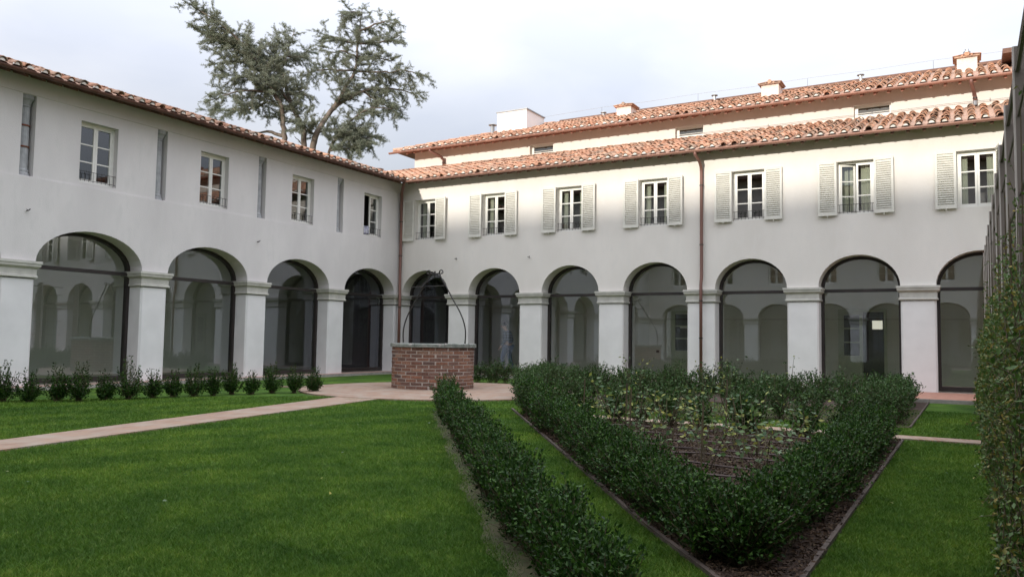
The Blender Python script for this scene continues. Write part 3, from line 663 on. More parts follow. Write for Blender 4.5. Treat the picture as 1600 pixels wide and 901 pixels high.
# hip ridge tiles
hb = MB()
for k in range(15):
    t0, t1 = k / 15, (k + 1.15) / 15; o0_, o1_ = a + (bb - a) * t0, a + (bb - a) * t1
    hb.tube([(cornU(o0_), o0_, zrU(o0_) + .05), (cornU(o1_), o1_, zrU(o1_) + .04)], [.10, .08], 8)
hb.mapped(linu).build('hip_tiles', M['tiles'], roofU, kind='stuff')
def downpipe(parent, pts, r, brackets, material='pipe'):
    dp = MB().tube(pts, r, 10).build('downpipe', M[material], parent, smooth=True)
    for (x, y, z) in brackets: MB().lathe([(r + .012, z), (r + .012, z + .03)], 10, (x, y)).build('pipe_bracket', M['iron'], dp)
    return dp
downpipe(us, [(-.62, -.70, 8.46), (-.62, -.70, 8.38), (-.40, -.25, 8.22), (-.38, -.10, 8.12), (-.38, -.10, 7.75)], .05, [(-.38, -.1, 8.0)])
downpipe(us, [(17.55, -.70, 8.46), (17.55, -.66, 8.36), (17.62, -.20, 8.20), (17.64, -.12, 8.1), (17.64, -.12, 7.98)], .05, [(17.64, -.12, 8.05)])
MB().tube([(17.64, -.12, 7.985), (17.64, -.13, 7.86)], .055, 10).build('steel_pipe_end', M['grey_metal'], us)
# pipes of the wings
def pr(p, z): return (p[0], p[1], z)
X4 = 10.76
downpipe(rw, [(X4, -.56, 6.50), (X4, -.54, 6.42), (X4 + .05, -.30, 6.28), (X4 + .05, -.13, 6.15), (X4 + .05, -.09, 6.0), (X4 + .05, -.09, 3.0), (X4 + .05, -.15, 2.75), (X4 + .05, -.15, .05)], .045, [(X4 + .05, -.09, z) for z in (5.6, 3.9)] + [(X4 + .05, -.15, z) for z in (2.3, 1.25)])
downpipe(rw, [(.52, -.55, 6.50), (.45, -.48, 6.40), (.16, -.18, 6.22), (.11, -.11, 6.0), (.11, -.11, 2.85), (.16, -.16, 2.7), (.16, -.16, .05)], .05, [(.11, -.11, 5.2), (.11, -.11, 4.0), (.16, -.16, 2.2), (.16, -.16, .5)])
downpipe(rw, [(27.31, -.56, 6.50), (27.31, -.3, 6.28), (27.31, -.09, 6.0), (27.31, -.09, 2.9), (27.31, -.15, 2.75), (27.31, -.15, .05)], .045, [(27.31, -.09, 5.0)])
# wall hooks
hk = MB().tube([(0, .0, 0), (0, -.07, 0), (.03, -.08, .04)], .012, 5).tube([(0, -.07, 0), (-.05, -.08, .02)], .008, 4).mesh('wall_hook', M['iron'])
for x, z in ((5.21, 3.77), (2.41, 3.82)): put('wall_hook', hk, rw, (x, 0, z))
for y, z in ((-12.86, 3.72), (-6.5, 3.78)): put('wall_hook', hk, lw, (0, y, z), (0, 0, pi / 2))
# cloth hanging in the open window of the left wing, nearest the inner corner
cb = MB(); rng = R_(5); g = [[(-.30 - .03 * rng.rand(), -.05 + .34 * i / 5, .0 + .26 * j / 3 + .03 * rng.rand()) for j in range(4)] for i in range(6)]
for i in range(5):
    for j in range(3): cb.quad(g[i][j], g[i + 1][j], g[i + 1][j + 1], g[i][j + 1])
cb.build('folded_cloth', M['cloth'], None, (.18, -1.85, 4.60), label='pale lilac cloth lying on the sill of the open window nearest the inner corner', cat='cloth')
# chimneys, vents, roof box
def chimney(x0, x1, y, zt, label, brick='chim'):
    c = thing('chimney', label, 'chimney', ((x0 + x1) / 2, y + .3, 9.3), group='chimneys on the upper roof'); h = (x1 - x0) / 2; H = zt - 9.3
    MB().box(-h, h, -.3, .3, 0, H).build('stack', M[brick], c)
    MB().box(-h - .07, h + .07, -.36, .36, H + .002, H + .05).build('cap_slab', M['tile'], c)
    m = MB().tube([(-.13, -.37, H + .055), (-.13, .37, H + .055)], .035, 6).tube([(.13, -.37, H + .055), (.13, .37, H + .055)], .035, 6)
    for sx in (-1, 1): m.add([(sx * (h + .11), -.38, H + .052), (sx * (h + .11), .38, H + .052), (sx * .04, .38, H + .085), (sx * .04, -.38, H + .085), (sx * (h + .11), -.38, H + .072), (sx * (h + .11), .38, H + .072), (sx * .04, .38, H + .105), (sx * .04, -.38, H + .105)],
                             [(0, 1, 2, 3), (7, 6, 5, 4), (0, 4, 5, 1), (1, 5, 6, 2), (2, 6, 7, 3), (3, 7, 4, 0)])
    m.build('cap_tiles', M['tile'], c)
    MB().tube([(0, -.39, H + .09), (0, .39, H + .09)], .07, 8).build('cap_ridge', M['tile'], c)
    return c
chimney(6.10, 6.66, 5.0, 9.84, 'low pinkish chimney with tiled cap, just right of the white roof box')
chimney(11.38, 11.95, 5.0, 9.89, 'pale chimney with tiled cap midway along the upper roof')
c3 = chimney(17.20, 17.74, 5.0, 9.87, 'pale chimney with tiled cap and round cowl near the dark fence')
MB().lathe([(.10, .78), (.10, .84), (.05, .87), (.05, .92)], 10).build('cowl', M['grey_metal'], c3)
rbx = thing('roof_box', 'plain white rendered box with flat grey metal lid on the upper roof', 'roof structure', (1.58, 5.7, 9.2))
MB().box(-.68, .68, -.7, .8, 0, 1.10).build('body', M['white_block'], rbx); MB().box(-.72, .72, -.74, .84, 1.10, 1.14).build('lid', M['grey_metal'], rbx)
def vent(x, y, z, h, label, r=.07, pm='grey_metal'):
    v = thing('roof_vent', label, 'vent pipe', (x, y, z), group='vent pipes on the roofs')
    MB().lathe([(r * .75, 0), (r * .75, h)], 10).build('pipe', M[pm], v); MB().lathe([(r * 1.7, h + .02), (r * 1.75, h + .04), (r * .6, h + .09), (.01, h + .11)], 12).build('rain_cap', M['grey_metal'], v)
    for k in range(3): MB().box(r * .7 * cos(k * 2.1) - .008, r * .7 * cos(k * 2.1) + .008, r * .7 * sin(k * 2.1) - .008, r * .7 * sin(k * 2.1) + .008, h - .02, h + .03).build('strut', M['grey_metal'], v)
    return v
vent(.69, 5.0, 9.2, .60, 'grey vent pipe with wide cap left of the white roof box', .10)
vent(4.75, 6.9, 10.0, .28, 'small grey vent behind the ridge between the roof box and the first chimney')
vent(9.25, 6.9, 10.0, .35, 'small grey vent behind the ridge left of the middle chimney')
vent(14.3, 6.9, 10.0, .35, 'small grey vent behind the ridge right of the middle chimney')
vent(-1.5, .54, 6.95, .38, 'short vent with wide dark cap beside the inner corner of the roofs', .11, 'rust')
# lightning wires
wi = thing('lightning_wire', 'thin lightning wire strung above the ridge of the upper roof', 'wire', (2.5, 7.3, 10.3))
MB().tube([(-1, 0, .30)] + [(k * 2., 0, .34 + .03 * (k % 2)) for k in range(1, 12)], .005, 4).build('cable', M['wire'], wi)
for k in range(1, 12, 2): MB().tube([(k * 2., 0, .05), (k * 2., 0, .36)], .007, 4).build('stand', M['grey_metal'], wi)
wi = thing('wall_wire', 'thin wire running low along the cream wall of the upper storey', 'wire', (9, 3.12, 7.98))
MB().tube([(k * 1., 0, .015 * (k % 3)) for k in range(0, 13)], .007, 4).build('cable', M['wire'], wi)
for k in range(0, 13, 3): MB().tube([(k * 1., .08, .0), (k * 1., -.02, .0), (k * 1., -.02, .05)], .010, 4).build('clip', M['grey_metal'], wi)
# higher neighbour at the right end
nb = thing('neighbour_building', 'higher building with red eaves glimpsed at the right end of the upper roof', 'building', (19.2, 4.4, 0))
MB().box(0, 8, 0, 8, 8, 9.45).build('wall', M['plaster'], nb); MB().box(-.85, 9, -.6, 9, 9.46, 9.60).build('eaves', M['rafter'], nb)
MB().add([(-.8, -.55, 9.605), (9, -.55, 9.605), (9, 9, 9.605), (-.8, 9, 9.605), (4, 4, 10.3)], [(0, 1, 4), (1, 2, 4), (2, 3, 4), (3, 0, 4)]).build('roof', M['tile'], nb)

# ------------------------------------------------------------------ inside the glazed corridor
def door(x, label, leaves_open):
    d = thing('corridor_door', label, 'door', (x, 4.1, 0))
    if not leaves_open:
        MB().box(-.40, -.34, -.06, 0, 0, 2.2).box(.34, .40, -.06, 0, 0, 2.2).box(-.34, .34, -.06, 0, 2.14, 2.2).box(-.34, .34, -.05, -.01, 0, .85).box(-.34, -.27, -.05, -.01, .85, 2.14).box(.27, .34, -.05, -.01, .85, 2.14).build('door_leaf', M['door'], d)
        for k in range(3): MB().box(-.27, .27, -.03, -.02, .87 + .42 * k, 1.25 + .42 * k).build('pane', M['inner_dark'], d)
        for k in range(2): MB().box(-.27, .27, -.05, -.01, 1.25 + .42 * k, 1.29 + .42 * k).build('glazing_bar', M['door'], d)
        MB().box(-.10, .14, -.045, -.035, 1.62, 1.69).build('notice', M['white_paint'], d)
    else:
        MB().box(-.68, -.60, -.08, 0, 0, 2.22).box(.60, .68, -.08, 0, 0, 2.22).box(-.60, .60, -.08, 0, 2.14, 2.22).build('door_frame', M['door'], d)
        MB().box(-.60, .0, -.06, -.02, 0, .80).box(-.60, -.52, -.06, -.02, .8, 2.14).box(-.08, .0, -.06, -.02, .8, 2.14).box(-.52, -.08, -.06, -.02, 2.06, 2.14).build('door_leaf', M['door'], d)
        for k in range(3): MB().box(-.52, -.08, -.03, -.02, .82 + .42 * k, 1.20 + .42 * k).build('pane', M['inner_dark'], d)
        for k in range(2): MB().box(-.52, -.08, -.06, -.02, 1.20 + .42 * k, 1.24 + .42 * k).build('glazing_bar', M['door'], d)
        MB().box(.02, .60, -.02, -.005, 0.0, 2.14).build('dark_opening', M['inner_dark'], d)
        MB().box(.28, .56, -.035, -.022, 1.62, 1.88).build('lit_window', M['lit'], d)
door(8.95, 'green-framed glazed door at the back of the corridor, seen through the fourth arch', False)
door(14.55, 'open green-framed double door at the back of the corridor with a lit square beyond', True)
MB().box(-.05, .05, -.02, 0, -.04, .04).build('wall_switch', M['inner_dark'], None, (8.05, 4.099, .82), label='small dark socket on the corridor wall left of the glazed door', cat='socket')

# ------------------------------------------------------------------ person walking behind the second arch
def person():
    root = thing('person', 'person in dark striped sweater and jeans walking head down behind the glass', 'person', (3.72, 1.25, 0.0))
    def skin(name, pts, edges, rad, m, sub=2):
        me = bpy.data.meshes.new(name); me.from_pydata(pts, edges, []); me.materials.append(m)
        o = put(name, me, root); md = o.modifiers.new('skin', 'SKIN'); md.use_smooth_shade = True
        for i, r in enumerate(rad): me.skin_vertices[0].data[i].radius = (r if hasattr(r, '__len__') else (r, r))
        me.skin_vertices[0].data[0].use_root = True
        sm = o.modifiers.new('sub', 'SUBSURF'); sm.levels = sm.render_levels = sub
        return o
    # facing -X (left in the photo), leaning and looking down. body: one continuous surface, skinned from the pelvis
    body = [(0, 0, .95), (-.02, 0, 1.12), (-.02, 0, 1.30), (-.05, 0, 1.42), (-.10, 0, 1.50), (-.16, 0, 1.60), (-.19, 0, 1.66),   # 0-6 spine, neck, head
            (-.02, -.17, 1.38), (.02, -.22, 1.12), (-.14, -.20, .92), (-.20, -.19, .86),     # right arm 7-10
            (-.02, .17, 1.38), (.04, .22, 1.12), (-.10, .20, .92), (-.17, .19, .86),        # left arm 11-14
            (-.02, -.10, .90), (-.16, -.11, .52), (-.06, -.11, .10), (-.20, -.11, .05),       # right leg 15-18
            (.02, .10, .90), (.02, .11, .50), (.20, .11, .12), (.10, .11, .05)]              # left leg
    ed = [(0, 1), (1, 2), (2, 3), (3, 4), (4, 5), (5, 6), (2, 7), (7, 8), (8, 9), (9, 10), (2, 11), (11, 12), (12, 13), (13, 14), (0, 15), (15, 16), (16, 17), (17, 18), (0, 19), (19, 20), (20, 21), (21, 22)]
    rad = [(.12, .14), (.12, .13), (.13, .15), (.07, .07), (.05, .05), (.085, .10), (.07, .075), .055, .045, .035, .035, .055, .045, .035, .035, .085, .06, .042, .035, .085, .06, .042, .035]
    skin('body', body, ed, rad, M['skin'])
    sw = [(0, 0, .98), (-.02, 0, 1.12), (-.02, 0, 1.30), (-.045, 0, 1.43), (-.02, -.17, 1.38), (.02, -.22, 1.12), (-.13, -.20, .93), (-.02, .17, 1.38), (.04, .22, 1.12), (-.09, .20, .93)]
    skin('sweater', sw, [(0, 1), (1, 2), (2, 3), (2, 4), (4, 5), (5, 6), (2, 7), (7, 8), (8, 9)], [(.15, .17), (.145, .16), (.155, .17), .075, .07, .06, .05, .07, .06, .05], M['sweater'])
    jn = [(0, 0, .93), (-.02, -.10, .86), (-.16, -.11, .50), (-.07, -.11, .10), (.02, .10, .86), (.02, .11, .48), (.19, .11, .12)]
    skin('jeans', jn, [(0, 1), (1, 2), (2, 3), (0, 4), (4, 5), (5, 6)], [(.14, .15), .105, .08, .065, .105, .08, .065], M['jeans'])
    skin('hair', [(-.10, 0, 1.60), (-.14, 0, 1.68), (-.20, 0, 1.715)], [(0, 1), (1, 2)], [.10, .105, .07], M['hair'])
    for hx, hy in ((-.20, -.19), (-.17, .19)):   # fingers rooted in the palm, relaxed
        for k, (l_, dy) in enumerate(((.07, -.025), (.08, -.009), (.075, .009), (.06, .024))):
            MB().tube([(hx - .01, hy + dy, .85), (hx - .035, hy + dy, .85 - l_ * .55), (hx - .035, hy + dy, .85 - l_)], [.010, .009, .006], 6).build('finger', M['skin'], root)
        MB().tube([(hx, hy + .02, .87), (hx - .05, hy + .035, .85), (hx - .06, hy + .03, .82)], [.012, .010, .008], 6).build('thumb', M['skin'], root)
    # face: nose, ears, shoes
    MB().tube([(-.245, 0, 1.63), (-.275, 0, 1.585)], [.012, .02], 6).build('nose', M['skin'], root)
    for sx, x, y in ((0, -.13, -.11), (1, .16, .11)): MB().tube([(x + .06, y, .05), (x - .06, y, .045), (x - .16, y, .03)], [.045, .05, .035], 8).build('shoe', M['inner_dark'], root)
person()

# ------------------------------------------------------------------ ground of the court
def sheet(name, poly, z, m, thick=None, label=None, kind='structure', parent=None):
    mb = MB()
    if thick: mb.prism(poly, z - thick, z)
    else: mb.add([(x, y, z) for x, y in poly], [tuple(range(len(poly)))])
    return mb.build(name, m, parent, kind=kind)
GZ = -.08
def grid_sheet(name, x0, x1, y0, y1, z, m): return sheet(name, [(x0, y0), (x1, y0), (x1, y1), (x0, y1)], z, m)
grid_sheet('ground', -400, 400, -400, 400, -.30, M['ground'])
grid_sheet('lawn', .22, 37, -24.3, -.30, GZ, M['lawn'])
def arcpoly(cx, cy, r, a0, a1, n): return [(cx + r * cos(math.radians(a0 + (a1 - a0) * k / n)), cy + r * sin(math.radians(a0 + (a1 - a0) * k / n))) for k in range(n + 1)]
# paths 2 cm above the lawn
sheet('path', [(8.83, -17.82), (9.27, -20.0), (8.50, -20.0), (8.03, -17.41), (6.33, -10.01), (6.2, -9.5), (7.2, -9.5), (7.47, -10.93)], GZ + .024, M['paving'], .05)
sheet('path', [(11.6, -10.83), (20.5, -10.83), (20.5, -10.43), (11.6, -10.43)], GZ + .024, M['paving'], .05)
sheet('path', [(2.9, -8.28), (4.3, -7.15), (4.3, -7.40), (3.1, -8.40)], GZ + .022, M['paving'], .05)
sheet('plaza', arcpoly(6.6, -6.8, 3.25, 0, 360, 72)[:-1], GZ + .032, M['paving'], .06)
# paved margin along the wings with kerb stones
sheet('walkway', [(.0, -24), (.20, -24), (.20, -.25), (15.6, -.25), (15.6, -2.85), (30, -2.85), (30, .0), (.0, .0)], .002, M['cotto'], .08)
kb = MB().box(-.495, .495, -.05, .05, -.12, .0).mesh('kerb_stone', M['kerb'])
kroot = put('kerb', None, None, (0, 0, 0), kind='structure')
for k in range(23): put('kerb_stone', kb, kroot, (.25, -.8 - k * 1.0, 0), (0, 0, pi / 2))
for k in range(14): put('kerb_stone', kb, kroot, (16.1 + k * 1.0, -2.90, 0))
for k in range(15): put('kerb_stone', kb, kroot, (.8 + k * 1.0, -.30, 0))
kb2 = MB().box(-.495, .495, -.05, .05, -.12, .0)
# ------------------------------------------------------------------ beds: soil, edging boards
rng = R_(11)
bedA = [(16.62, -18.72), (16.62, -10.95), (10.95, -10.95), (10.45, -10.20 - .1)]
bedA = [(16.62, -18.72), (16.62, -11.0), (11.05, -11.0), (10.50, -10.25), (14.03, -15.21), (15.44, -17.21)]
sheet('flower_bed', bedA, GZ + .012, M['soil'])
bedB = [(16.6, -9.2), (16.6, -2.75), (5.4, -2.9), (5.3, -3.5), (9.9, -9.2)]
bedB = [(16.6, -9.2), (16.6, -3.0), (10.2, -3.0), (10.0, -8.9)]
sheet('flower_bed', bedB, GZ + .012, M['soil'])
def board(p, q, root, h=.035):
    p, q = Vector((*p, 0)), Vector((*q, 0)); d = q - p; n_ = max(1, int(d.length / 1.5))
    for k in range(n_):
        a = p + d * (k / n_); c = p + d * ((k + .992) / n_); ang = math.atan2(d.y, d.x); L_ = (c - a).length
        MB().box(0, L_, -.014, .014, GZ - .03, GZ + h).build('edging_board', M['edging'], root, (a.x, a.y, 0), )
        bpy.context.collection.objects[-1].rotation_euler = (0, 0, ang)
e1 = thing('bed_edging', 'low brown timber edging round the triangular rose bed', 'edging', (16.62, -18.7, 0))
for o in ((10.45, -10.2), (14.03, -15.21)), ((14.03, -15.21), (15.44, -17.21)), ((15.44, -17.21), (16.62, -18.74)), ((16.62, -18.74), (16.62, -11.0)):
    board((o[0][0] - 16.62, o[0][1] + 18.7), (o[1][0] - 16.62, o[1][1] + 18.7), e1)
e2 = thing('bed_edging', 'low brown timber edging of the farther bed beyond the cross path', 'edging', (16.6, -9.2, 0))
board((0, 0), (0, 6.2), e2)
# mulch chips
def scatter_tri(poly, n, rng, margin=0):
    P = np.array(poly); lo, hi = P.min(0), P.max(0); out = []
    while len(out) < n:
        q = lo + rng.rand(n * 3, 2) * (hi - lo); out += [tuple(v) for v in q[inside(q, P)]]
    return np.array(out[:n])
def inside(q, P):
    r = np.zeros(len(q), bool); j = len(P) - 1
    for i in range(len(P)):
        c = ((P[i, 1] > q[:, 1]) != (P[j, 1] > q[:, 1])) & (q[:, 0] < (P[j, 0] - P[i, 0]) * (q[:, 1] - P[i, 1]) / (P[j, 1] - P[i, 1] + 1e-12) + P[i, 0]); r ^= c; j = i
    return r
q = scatter_tri(bedA, 60000, rng); Pm = np.column_stack([q, np.full(len(q), GZ + .014) + rng.rand(len(q)) * .025])
V, F = leaves(Pm, rng.normal(size=(len(q), 3)) * [1, 1, .25], .018 + .03 * rng.rand(len(q)), .008 + .010 * rng.rand(len(q)), rng)
put('bark_mulch', npmesh('bark_mulch', V, F, M['mulch']), kind='stuff', label='dark bark mulch over the rose bed', cat='mulch')
# bare soil strip along the diagonal hedge
dh = np.array([.613, -.79]); st = np.array([9.68, -11.12])
def wavy(p, q, w0, w1, n, rng):
    p, q = np.array(p, float), np.array(q, float); d = (q - p) / np.linalg.norm(q - p); nn = np.array([d[1], -d[0]])
    A = [tuple(p + (q - p) * k / n + nn * (w0 + .03 * rng.normal())) for k in range(n + 1)]; B = [tuple(p + (q - p) * k / n + nn * (w1 + .035 * rng.normal())) for k in range(n + 1)]
    return A + B[::-1]
sheet('soil_strip', wavy(tuple(st), tuple(st + dh * 10.6), 0.25, -.18, 60, rng), GZ + .006, M['bare_soil'])
# ------------------------------------------------------------------ hedges
def hedge(name, label, pts, width, height, step, shoots, leaf, m, seed, gap=0., top_var=.06, sprig=.08, cat='hedge', group=None, per=26, base_open=.10):
    rng = R_(seed); root = thing(name, label, cat, (pts[0][0], pts[0][1], GZ), group=group); P0 = np.array([pts[0][0], pts[0][1], 0.])
    C = []
    for p, q_ in zip(pts[:-1], pts[1:]):
        p, q_ = np.array(p, float), np.array(q_, float); n = int(np.linalg.norm(q_ - p) / step)
        d = (q_ - p) / np.linalg.norm(q_ - p); nn = np.array([-d[1], d[0]])
        h0, h1 = height if isinstance(height, tuple) else (height, height)
        for k in range(n):
            if rng.rand() < gap: continue
            C.append(np.append(p + (q_ - p) * (k + .5) / n + nn * rng.normal() * width * .10 + d * rng.normal() * step * .15, (h0 + (h1 - h0) * k / n) * (1 + top_var * rng.normal())))
    C = np.array(C); n = len(C) * shoots; ci = np.repeat(np.arange(len(C)), shoots); cc = C[ci]
    # shoot tips spread over a rounded column round each plant
    u = rng.rand(n); az = rng.rand(n) * 2 * pi; zz = .12 + .88 * rng.rand(n) ** .8
    rad = (width / 2) * np.sqrt(u) * np.where(zz > .75, 1 - (zz - .75) * 1.2, np.minimum(1, .55 + zz * 1.1)) * (1 + .12 * rng.normal(size=n))
    T = np.column_stack([cc[:, 0] + rad * np.cos(az), cc[:, 1] + rad * np.sin(az), cc[:, 2] * zz + (rng.rand(n) < .10) * sprig * rng.rand(n) * (zz > .8)])
    B = np.column_stack([cc[:, 0] + rng.normal(size=n) * .04, cc[:, 1] + rng.normal(size=n) * .04, np.maximum(T[:, 2] * (.1 + .35 * rng.rand(n)) - .05, 0)])
    T -= P0; B -= P0
    t = .30 + .70 * (np.arange(per) + rng.rand(n, per)) / per
    Pp = B[:, None] + (T - B)[:, None] * t[..., None]; Pp[..., 2] += .05 * np.sin(t * pi)
    D = (T - B)[:, None] * .9 / np.maximum(np.linalg.norm(T - B, axis=1), .05)[:, None, None] + rng.normal(size=Pp.shape) * .75
    Pp = Pp.reshape(-1, 3) + rng.normal(size=(n * per, 3)) * .010; D = D.reshape(-1, 3)
    ok = Pp[:, 2] > base_open * rng.rand(len(Pp)); Pp, D = Pp[ok], D[ok]
    V, F = leaves(Pp, D, leaf * (.7 + .6 * rng.rand(len(Pp))), leaf * .55 * (.8 + .4 * rng.rand(len(Pp))), rng)
    put('foliage', npmesh('foliage', V, F, m), root)
    V, F = strips(B, T - (T - B) * .06, .0035, rng); put('stems', npmesh('stems', V, F, M['stem']), root)
    return root
hA = [tuple(st), tuple(st + dh * 3.6), tuple(st + dh * 7.2), tuple(st + dh * 10.6)]
hedge('box_hedge', 'near end of the diagonal box hedge, cut by the bottom of the picture', [hA[2], hA[3]], .44, (.44, .40), .15, 95, .027, M['box'], 1, per=22)
hedge('box_hedge', 'middle stretch of the diagonal box hedge between well and foreground', [hA[1], hA[2]], .44, (.50, .44), .18, 80, .029, M['box'], 2, per=18)
hedge('box_hedge', 'far end of the diagonal box hedge, in front of the brick well', [hA[0], hA[1]], .46, (.58, .50), .23, 65, .036, M['box'], 3, per=14)
# hedges round the rose bed
l0, l1 = np.array([10.82, -10.35]), np.array([16.24, -18.05])
m1 = l0 + (l1 - l0) * .5
hedge('box_hedge', 'left side hedge of the rose bed, nearer half ending at its front point', [tuple(m1), tuple(l1)], .56, (.45, .41), .155, 120, .027, M['box'], 4, per=22)
hedge('box_hedge', 'left side hedge of the rose bed, from the paved circle to its middle', [tuple(l0), tuple(m1)], .52, (.58, .45), .20, 80, .036, M['box'], 5, per=14)
hedge('box_hedge', 'right side hedge of the rose bed beside the right-hand lawn', [(16.36, -17.98), (16.36, -11.3)], .54, (.41, .50), .165, 115, .028, M['box'], 6, per=20)
hedge('box_hedge', 'broken back hedge of the rose bed along the cross path', [(11.2, -11.25), (16.1, -11.35)], .50, .52, .42, 80, .040, M['box'], 7, gap=.25, per=14, top_var=.12)
# farther bed
hedge('box_hedge', 'hedge on the near side of the farther bed, behind the cross path', [(9.9, -9.0), (16.0, -9.05)], .6, .58, .34, 60, .045, M['box_far'], 8, per=12, gap=.08)
hedge('box_hedge', 'right side hedge of the farther bed, ending by the last pier', [(16.15, -8.9), (16.15, -3.2)], .65, .66, .30, 60, .045, M['box_far'], 9, per=12)
hedge('box_hedge', 'long hedge in front of the right wing arcade, from the well to the last pier', [(5.1, -3.1), (15.8, -3.4)], .65, .60, .32, 60, .048, M['box_far'], 10, per=12, top_var=.12)
hedge('box_hedge', 'left side hedge of the farther bed from the paved circle towards the arcade', [(9.9, -8.8), (7.6, -3.6)], .6, .62, .32, 60, .045, M['box_far'], 12, per=12)
hedge('box_hedge', 'middle hedge across the farther bed', [(9.0, -6.3), (15.9, -6.4)], .7, .66, .36, 60, .048, M['box_far'], 13, per=12, top_var=.15)
# row of young shrubs on the left lawn
SH = [(2.76, -14.59, .60), (3.07, -14.33, .46), (3.28, -13.96, .56), (3.55, -13.72, .60), (3.61, -13.27, .46), (3.78, -12.92, .66), (3.84, -12.45, .48), (3.84, -12.0, .44), (3.99, -11.63, .56),
      (4.12, -11.27, .46), (4.10, -10.78, .58), (4.39, -10.52, .40), (4.41, -9.97, .56), (4.75, -9.66, .50), (4.90, -9.24, .48)]
SL = ['first young shrub at the left picture edge', 'small round shrub, second from the left', 'third shrub from the left, before the first big glass screen', 'fourth shrub from the left, under the middle of the glass screen',
      'low shrub before the right frame of the first full glass screen', 'tallest shrub of the row, by the first pier', 'low spreading shrub at the foot of the first full pier', 'small dense shrub left of the second glass screen',
      'upright shrub before the left half of the second glass screen', 'narrow shrub before the second glass screen', 'tall bushy shrub at the left of the second full pier', 'smallest rounded shrub at the foot of the second full pier',
      'upright shrub before the third glass screen', 'second shrub from the path end of the row', 'last shrub of the row, nearest the paved circle']
for i, (x, y, h) in enumerate(SH):
    rng = R_(40 + i); r = thing('young_shrub', SL[i] + ' on the left lawn', 'shrub', (x, y, GZ), group='young shrubs in a row on the left lawn')
    n = 60; az = rng.rand(n) * 2 * pi; el = rng.rand(n); sp = h * .42 * (.3 + .7 * rng.rand(n))
    T = np.column_stack([sp * np.cos(az), sp * np.sin(az), h * (.35 + .65 * el) * (1.05 - .25 * (sp / (h * .42)) ** 2)]); T[:6, :2] *= .6; T[:6, 2] = h * (1.0 + .25 * rng.rand(6))
    B = np.column_stack([rng.normal(size=n) * .025, rng.normal(size=n) * .025, np.zeros(n)])
    per = 24; t = .22 + .78 * (np.arange(per) + rng.rand(n, per)) / per; Pp = B[:, None] + (T - B)[:, None] * t[..., None]
    Pp[..., :2] += (T - B)[:, None, :2] * (.25 * np.sin(t * pi))[..., None]
    D = nrm(T - B)[:, None] * .8 + rng.normal(size=Pp.shape) * .7; Pp = Pp.reshape(-1, 3) + rng.normal(size=(n * per, 3)) * .012
    V, F = leaves(Pp, D.reshape(-1, 3), .035 + .02 * rng.rand(len(Pp)), .022, rng)
    put('foliage', npmesh('foliage', V, F, M['box']), r); V, F = strips(B, T, .005, rng); put('stems', npmesh('stems', V, F, M['stem']), r)
# ------------------------------------------------------------------ roses
rng = R_(77)
RP = []
for k in range(400):
    x, y = 11.6 + rng.rand() * 4.4, -17.0 + rng.rand() * 5.5
    # keep between the hedges
    tl = ((x - l0[0]) * (l1[1] - l0[1]) - (y - l0[1]) * (l1[0] - l0[0])) / np.linalg.norm(l1 - l0)
    if tl > -.55 or x > 15.8 or y > -11.8: continue
    if all((x - a) ** 2 + (y - c) ** 2 > .40 ** 2 for a, c in RP): RP.append((x, y))
    if len(RP) >= 24: break
for k in range(200):
    x, y = 10.8 + rng.rand() * 4.9, -8.5 + rng.rand() * 4.6
    if all((x - a) ** 2 + (y - c) ** 2 > .7 ** 2 for a, c in RP): RP.append((x, y))
    if len(RP) >= 31: break
def rose_leafset(rng, T, n, sz):
    c = np.repeat(T, n, 0) + rng.normal(size=(len(T) * n, 3)) * [.05, .05, .03]
    D = rng.normal(size=c.shape) * [1, 1, .35]
    return leaves(c, D, sz * (.7 + .6 * rng.rand(len(c))), sz * .62, rng, .1)
order = sorted(RP, key=lambda p: p[1])
ORD = ['first', 'second', 'third', 'fourth', 'fifth', 'sixth', 'seventh', 'eighth', 'ninth', 'tenth', 'eleventh', 'twelfth']
def rose_label(i, x, y, canes, h, far, order):
    bed = [p for p in order if (p[1] > -10) == far]; bed.sort(key=lambda p: p[1]); nrow = 5 if not far else 2
    k = bed.index((x, y)); size = int(math.ceil(len(bed) / nrow)); row = k // size; mates = sorted(bed[row * size:(row + 1) * size]); pos = mates.index((x, y))
    rown = (['frontmost', 'second', 'middle', 'fourth', 'rearmost'] if not far else ['nearer', 'rear'])[row]
    look = 'leggy' if h > .75 else 'low'; return '%s rose bush, %s from the left in the %s row of the %s' % (look, ORD[min(pos, 11)], rown, 'farther bed' if far else 'rose bed')
for i, (x, y) in enumerate(order):
    far = y > -10; nl = 'farther bed' if far else 'rose bed'
    nb_ = int(3 + rng.rand() * 5); h = .40 + .38 * rng.rand()
    if far: h = .72 + .3 * rng.rand()
    T = []; A = []; Bq = []
    for k in range(nb_):
        az = rng.rand() * 2 * pi; lean = .10 + .25 * rng.rand(); hh = h * (.6 + .4 * rng.rand())
        p0 = np.array([rng.normal() * .03, rng.normal() * .03, 0]); p1 = p0 + [cos(az) * lean * .5, sin(az) * lean * .5, hh * .55]; p2 = p0 + [cos(az) * lean, sin(az) * lean, hh]
        A += [p0, p1]; Bq += [p1, p2]; T += [p2, p1 + (p2 - p1) * .45, p1 + rng.normal(size=3) * .04] if rng.rand() < .8 else [p2]
    r = thing('rose_bush', rose_label(i, x, y, nb_, h, far, order), 'rose bush', (x, y, GZ), group='rose bushes in the ' + nl)
    V, F = rose_leafset(rng, np.array(T), 3 if not far else 4, .062); put('foliage', npmesh('foliage', V, F, M['rose']), r)
    V, F = strips(np.array(A), np.array(Bq), .006, rng); put('canes', npmesh('canes', V, F, M['cane']), r)
PL_ = ['rearmost', 'second rearmost', 'third from the back', 'fourth from the back', 'fourth from the front', 'third from the front', 'second from the front', 'frontmost']
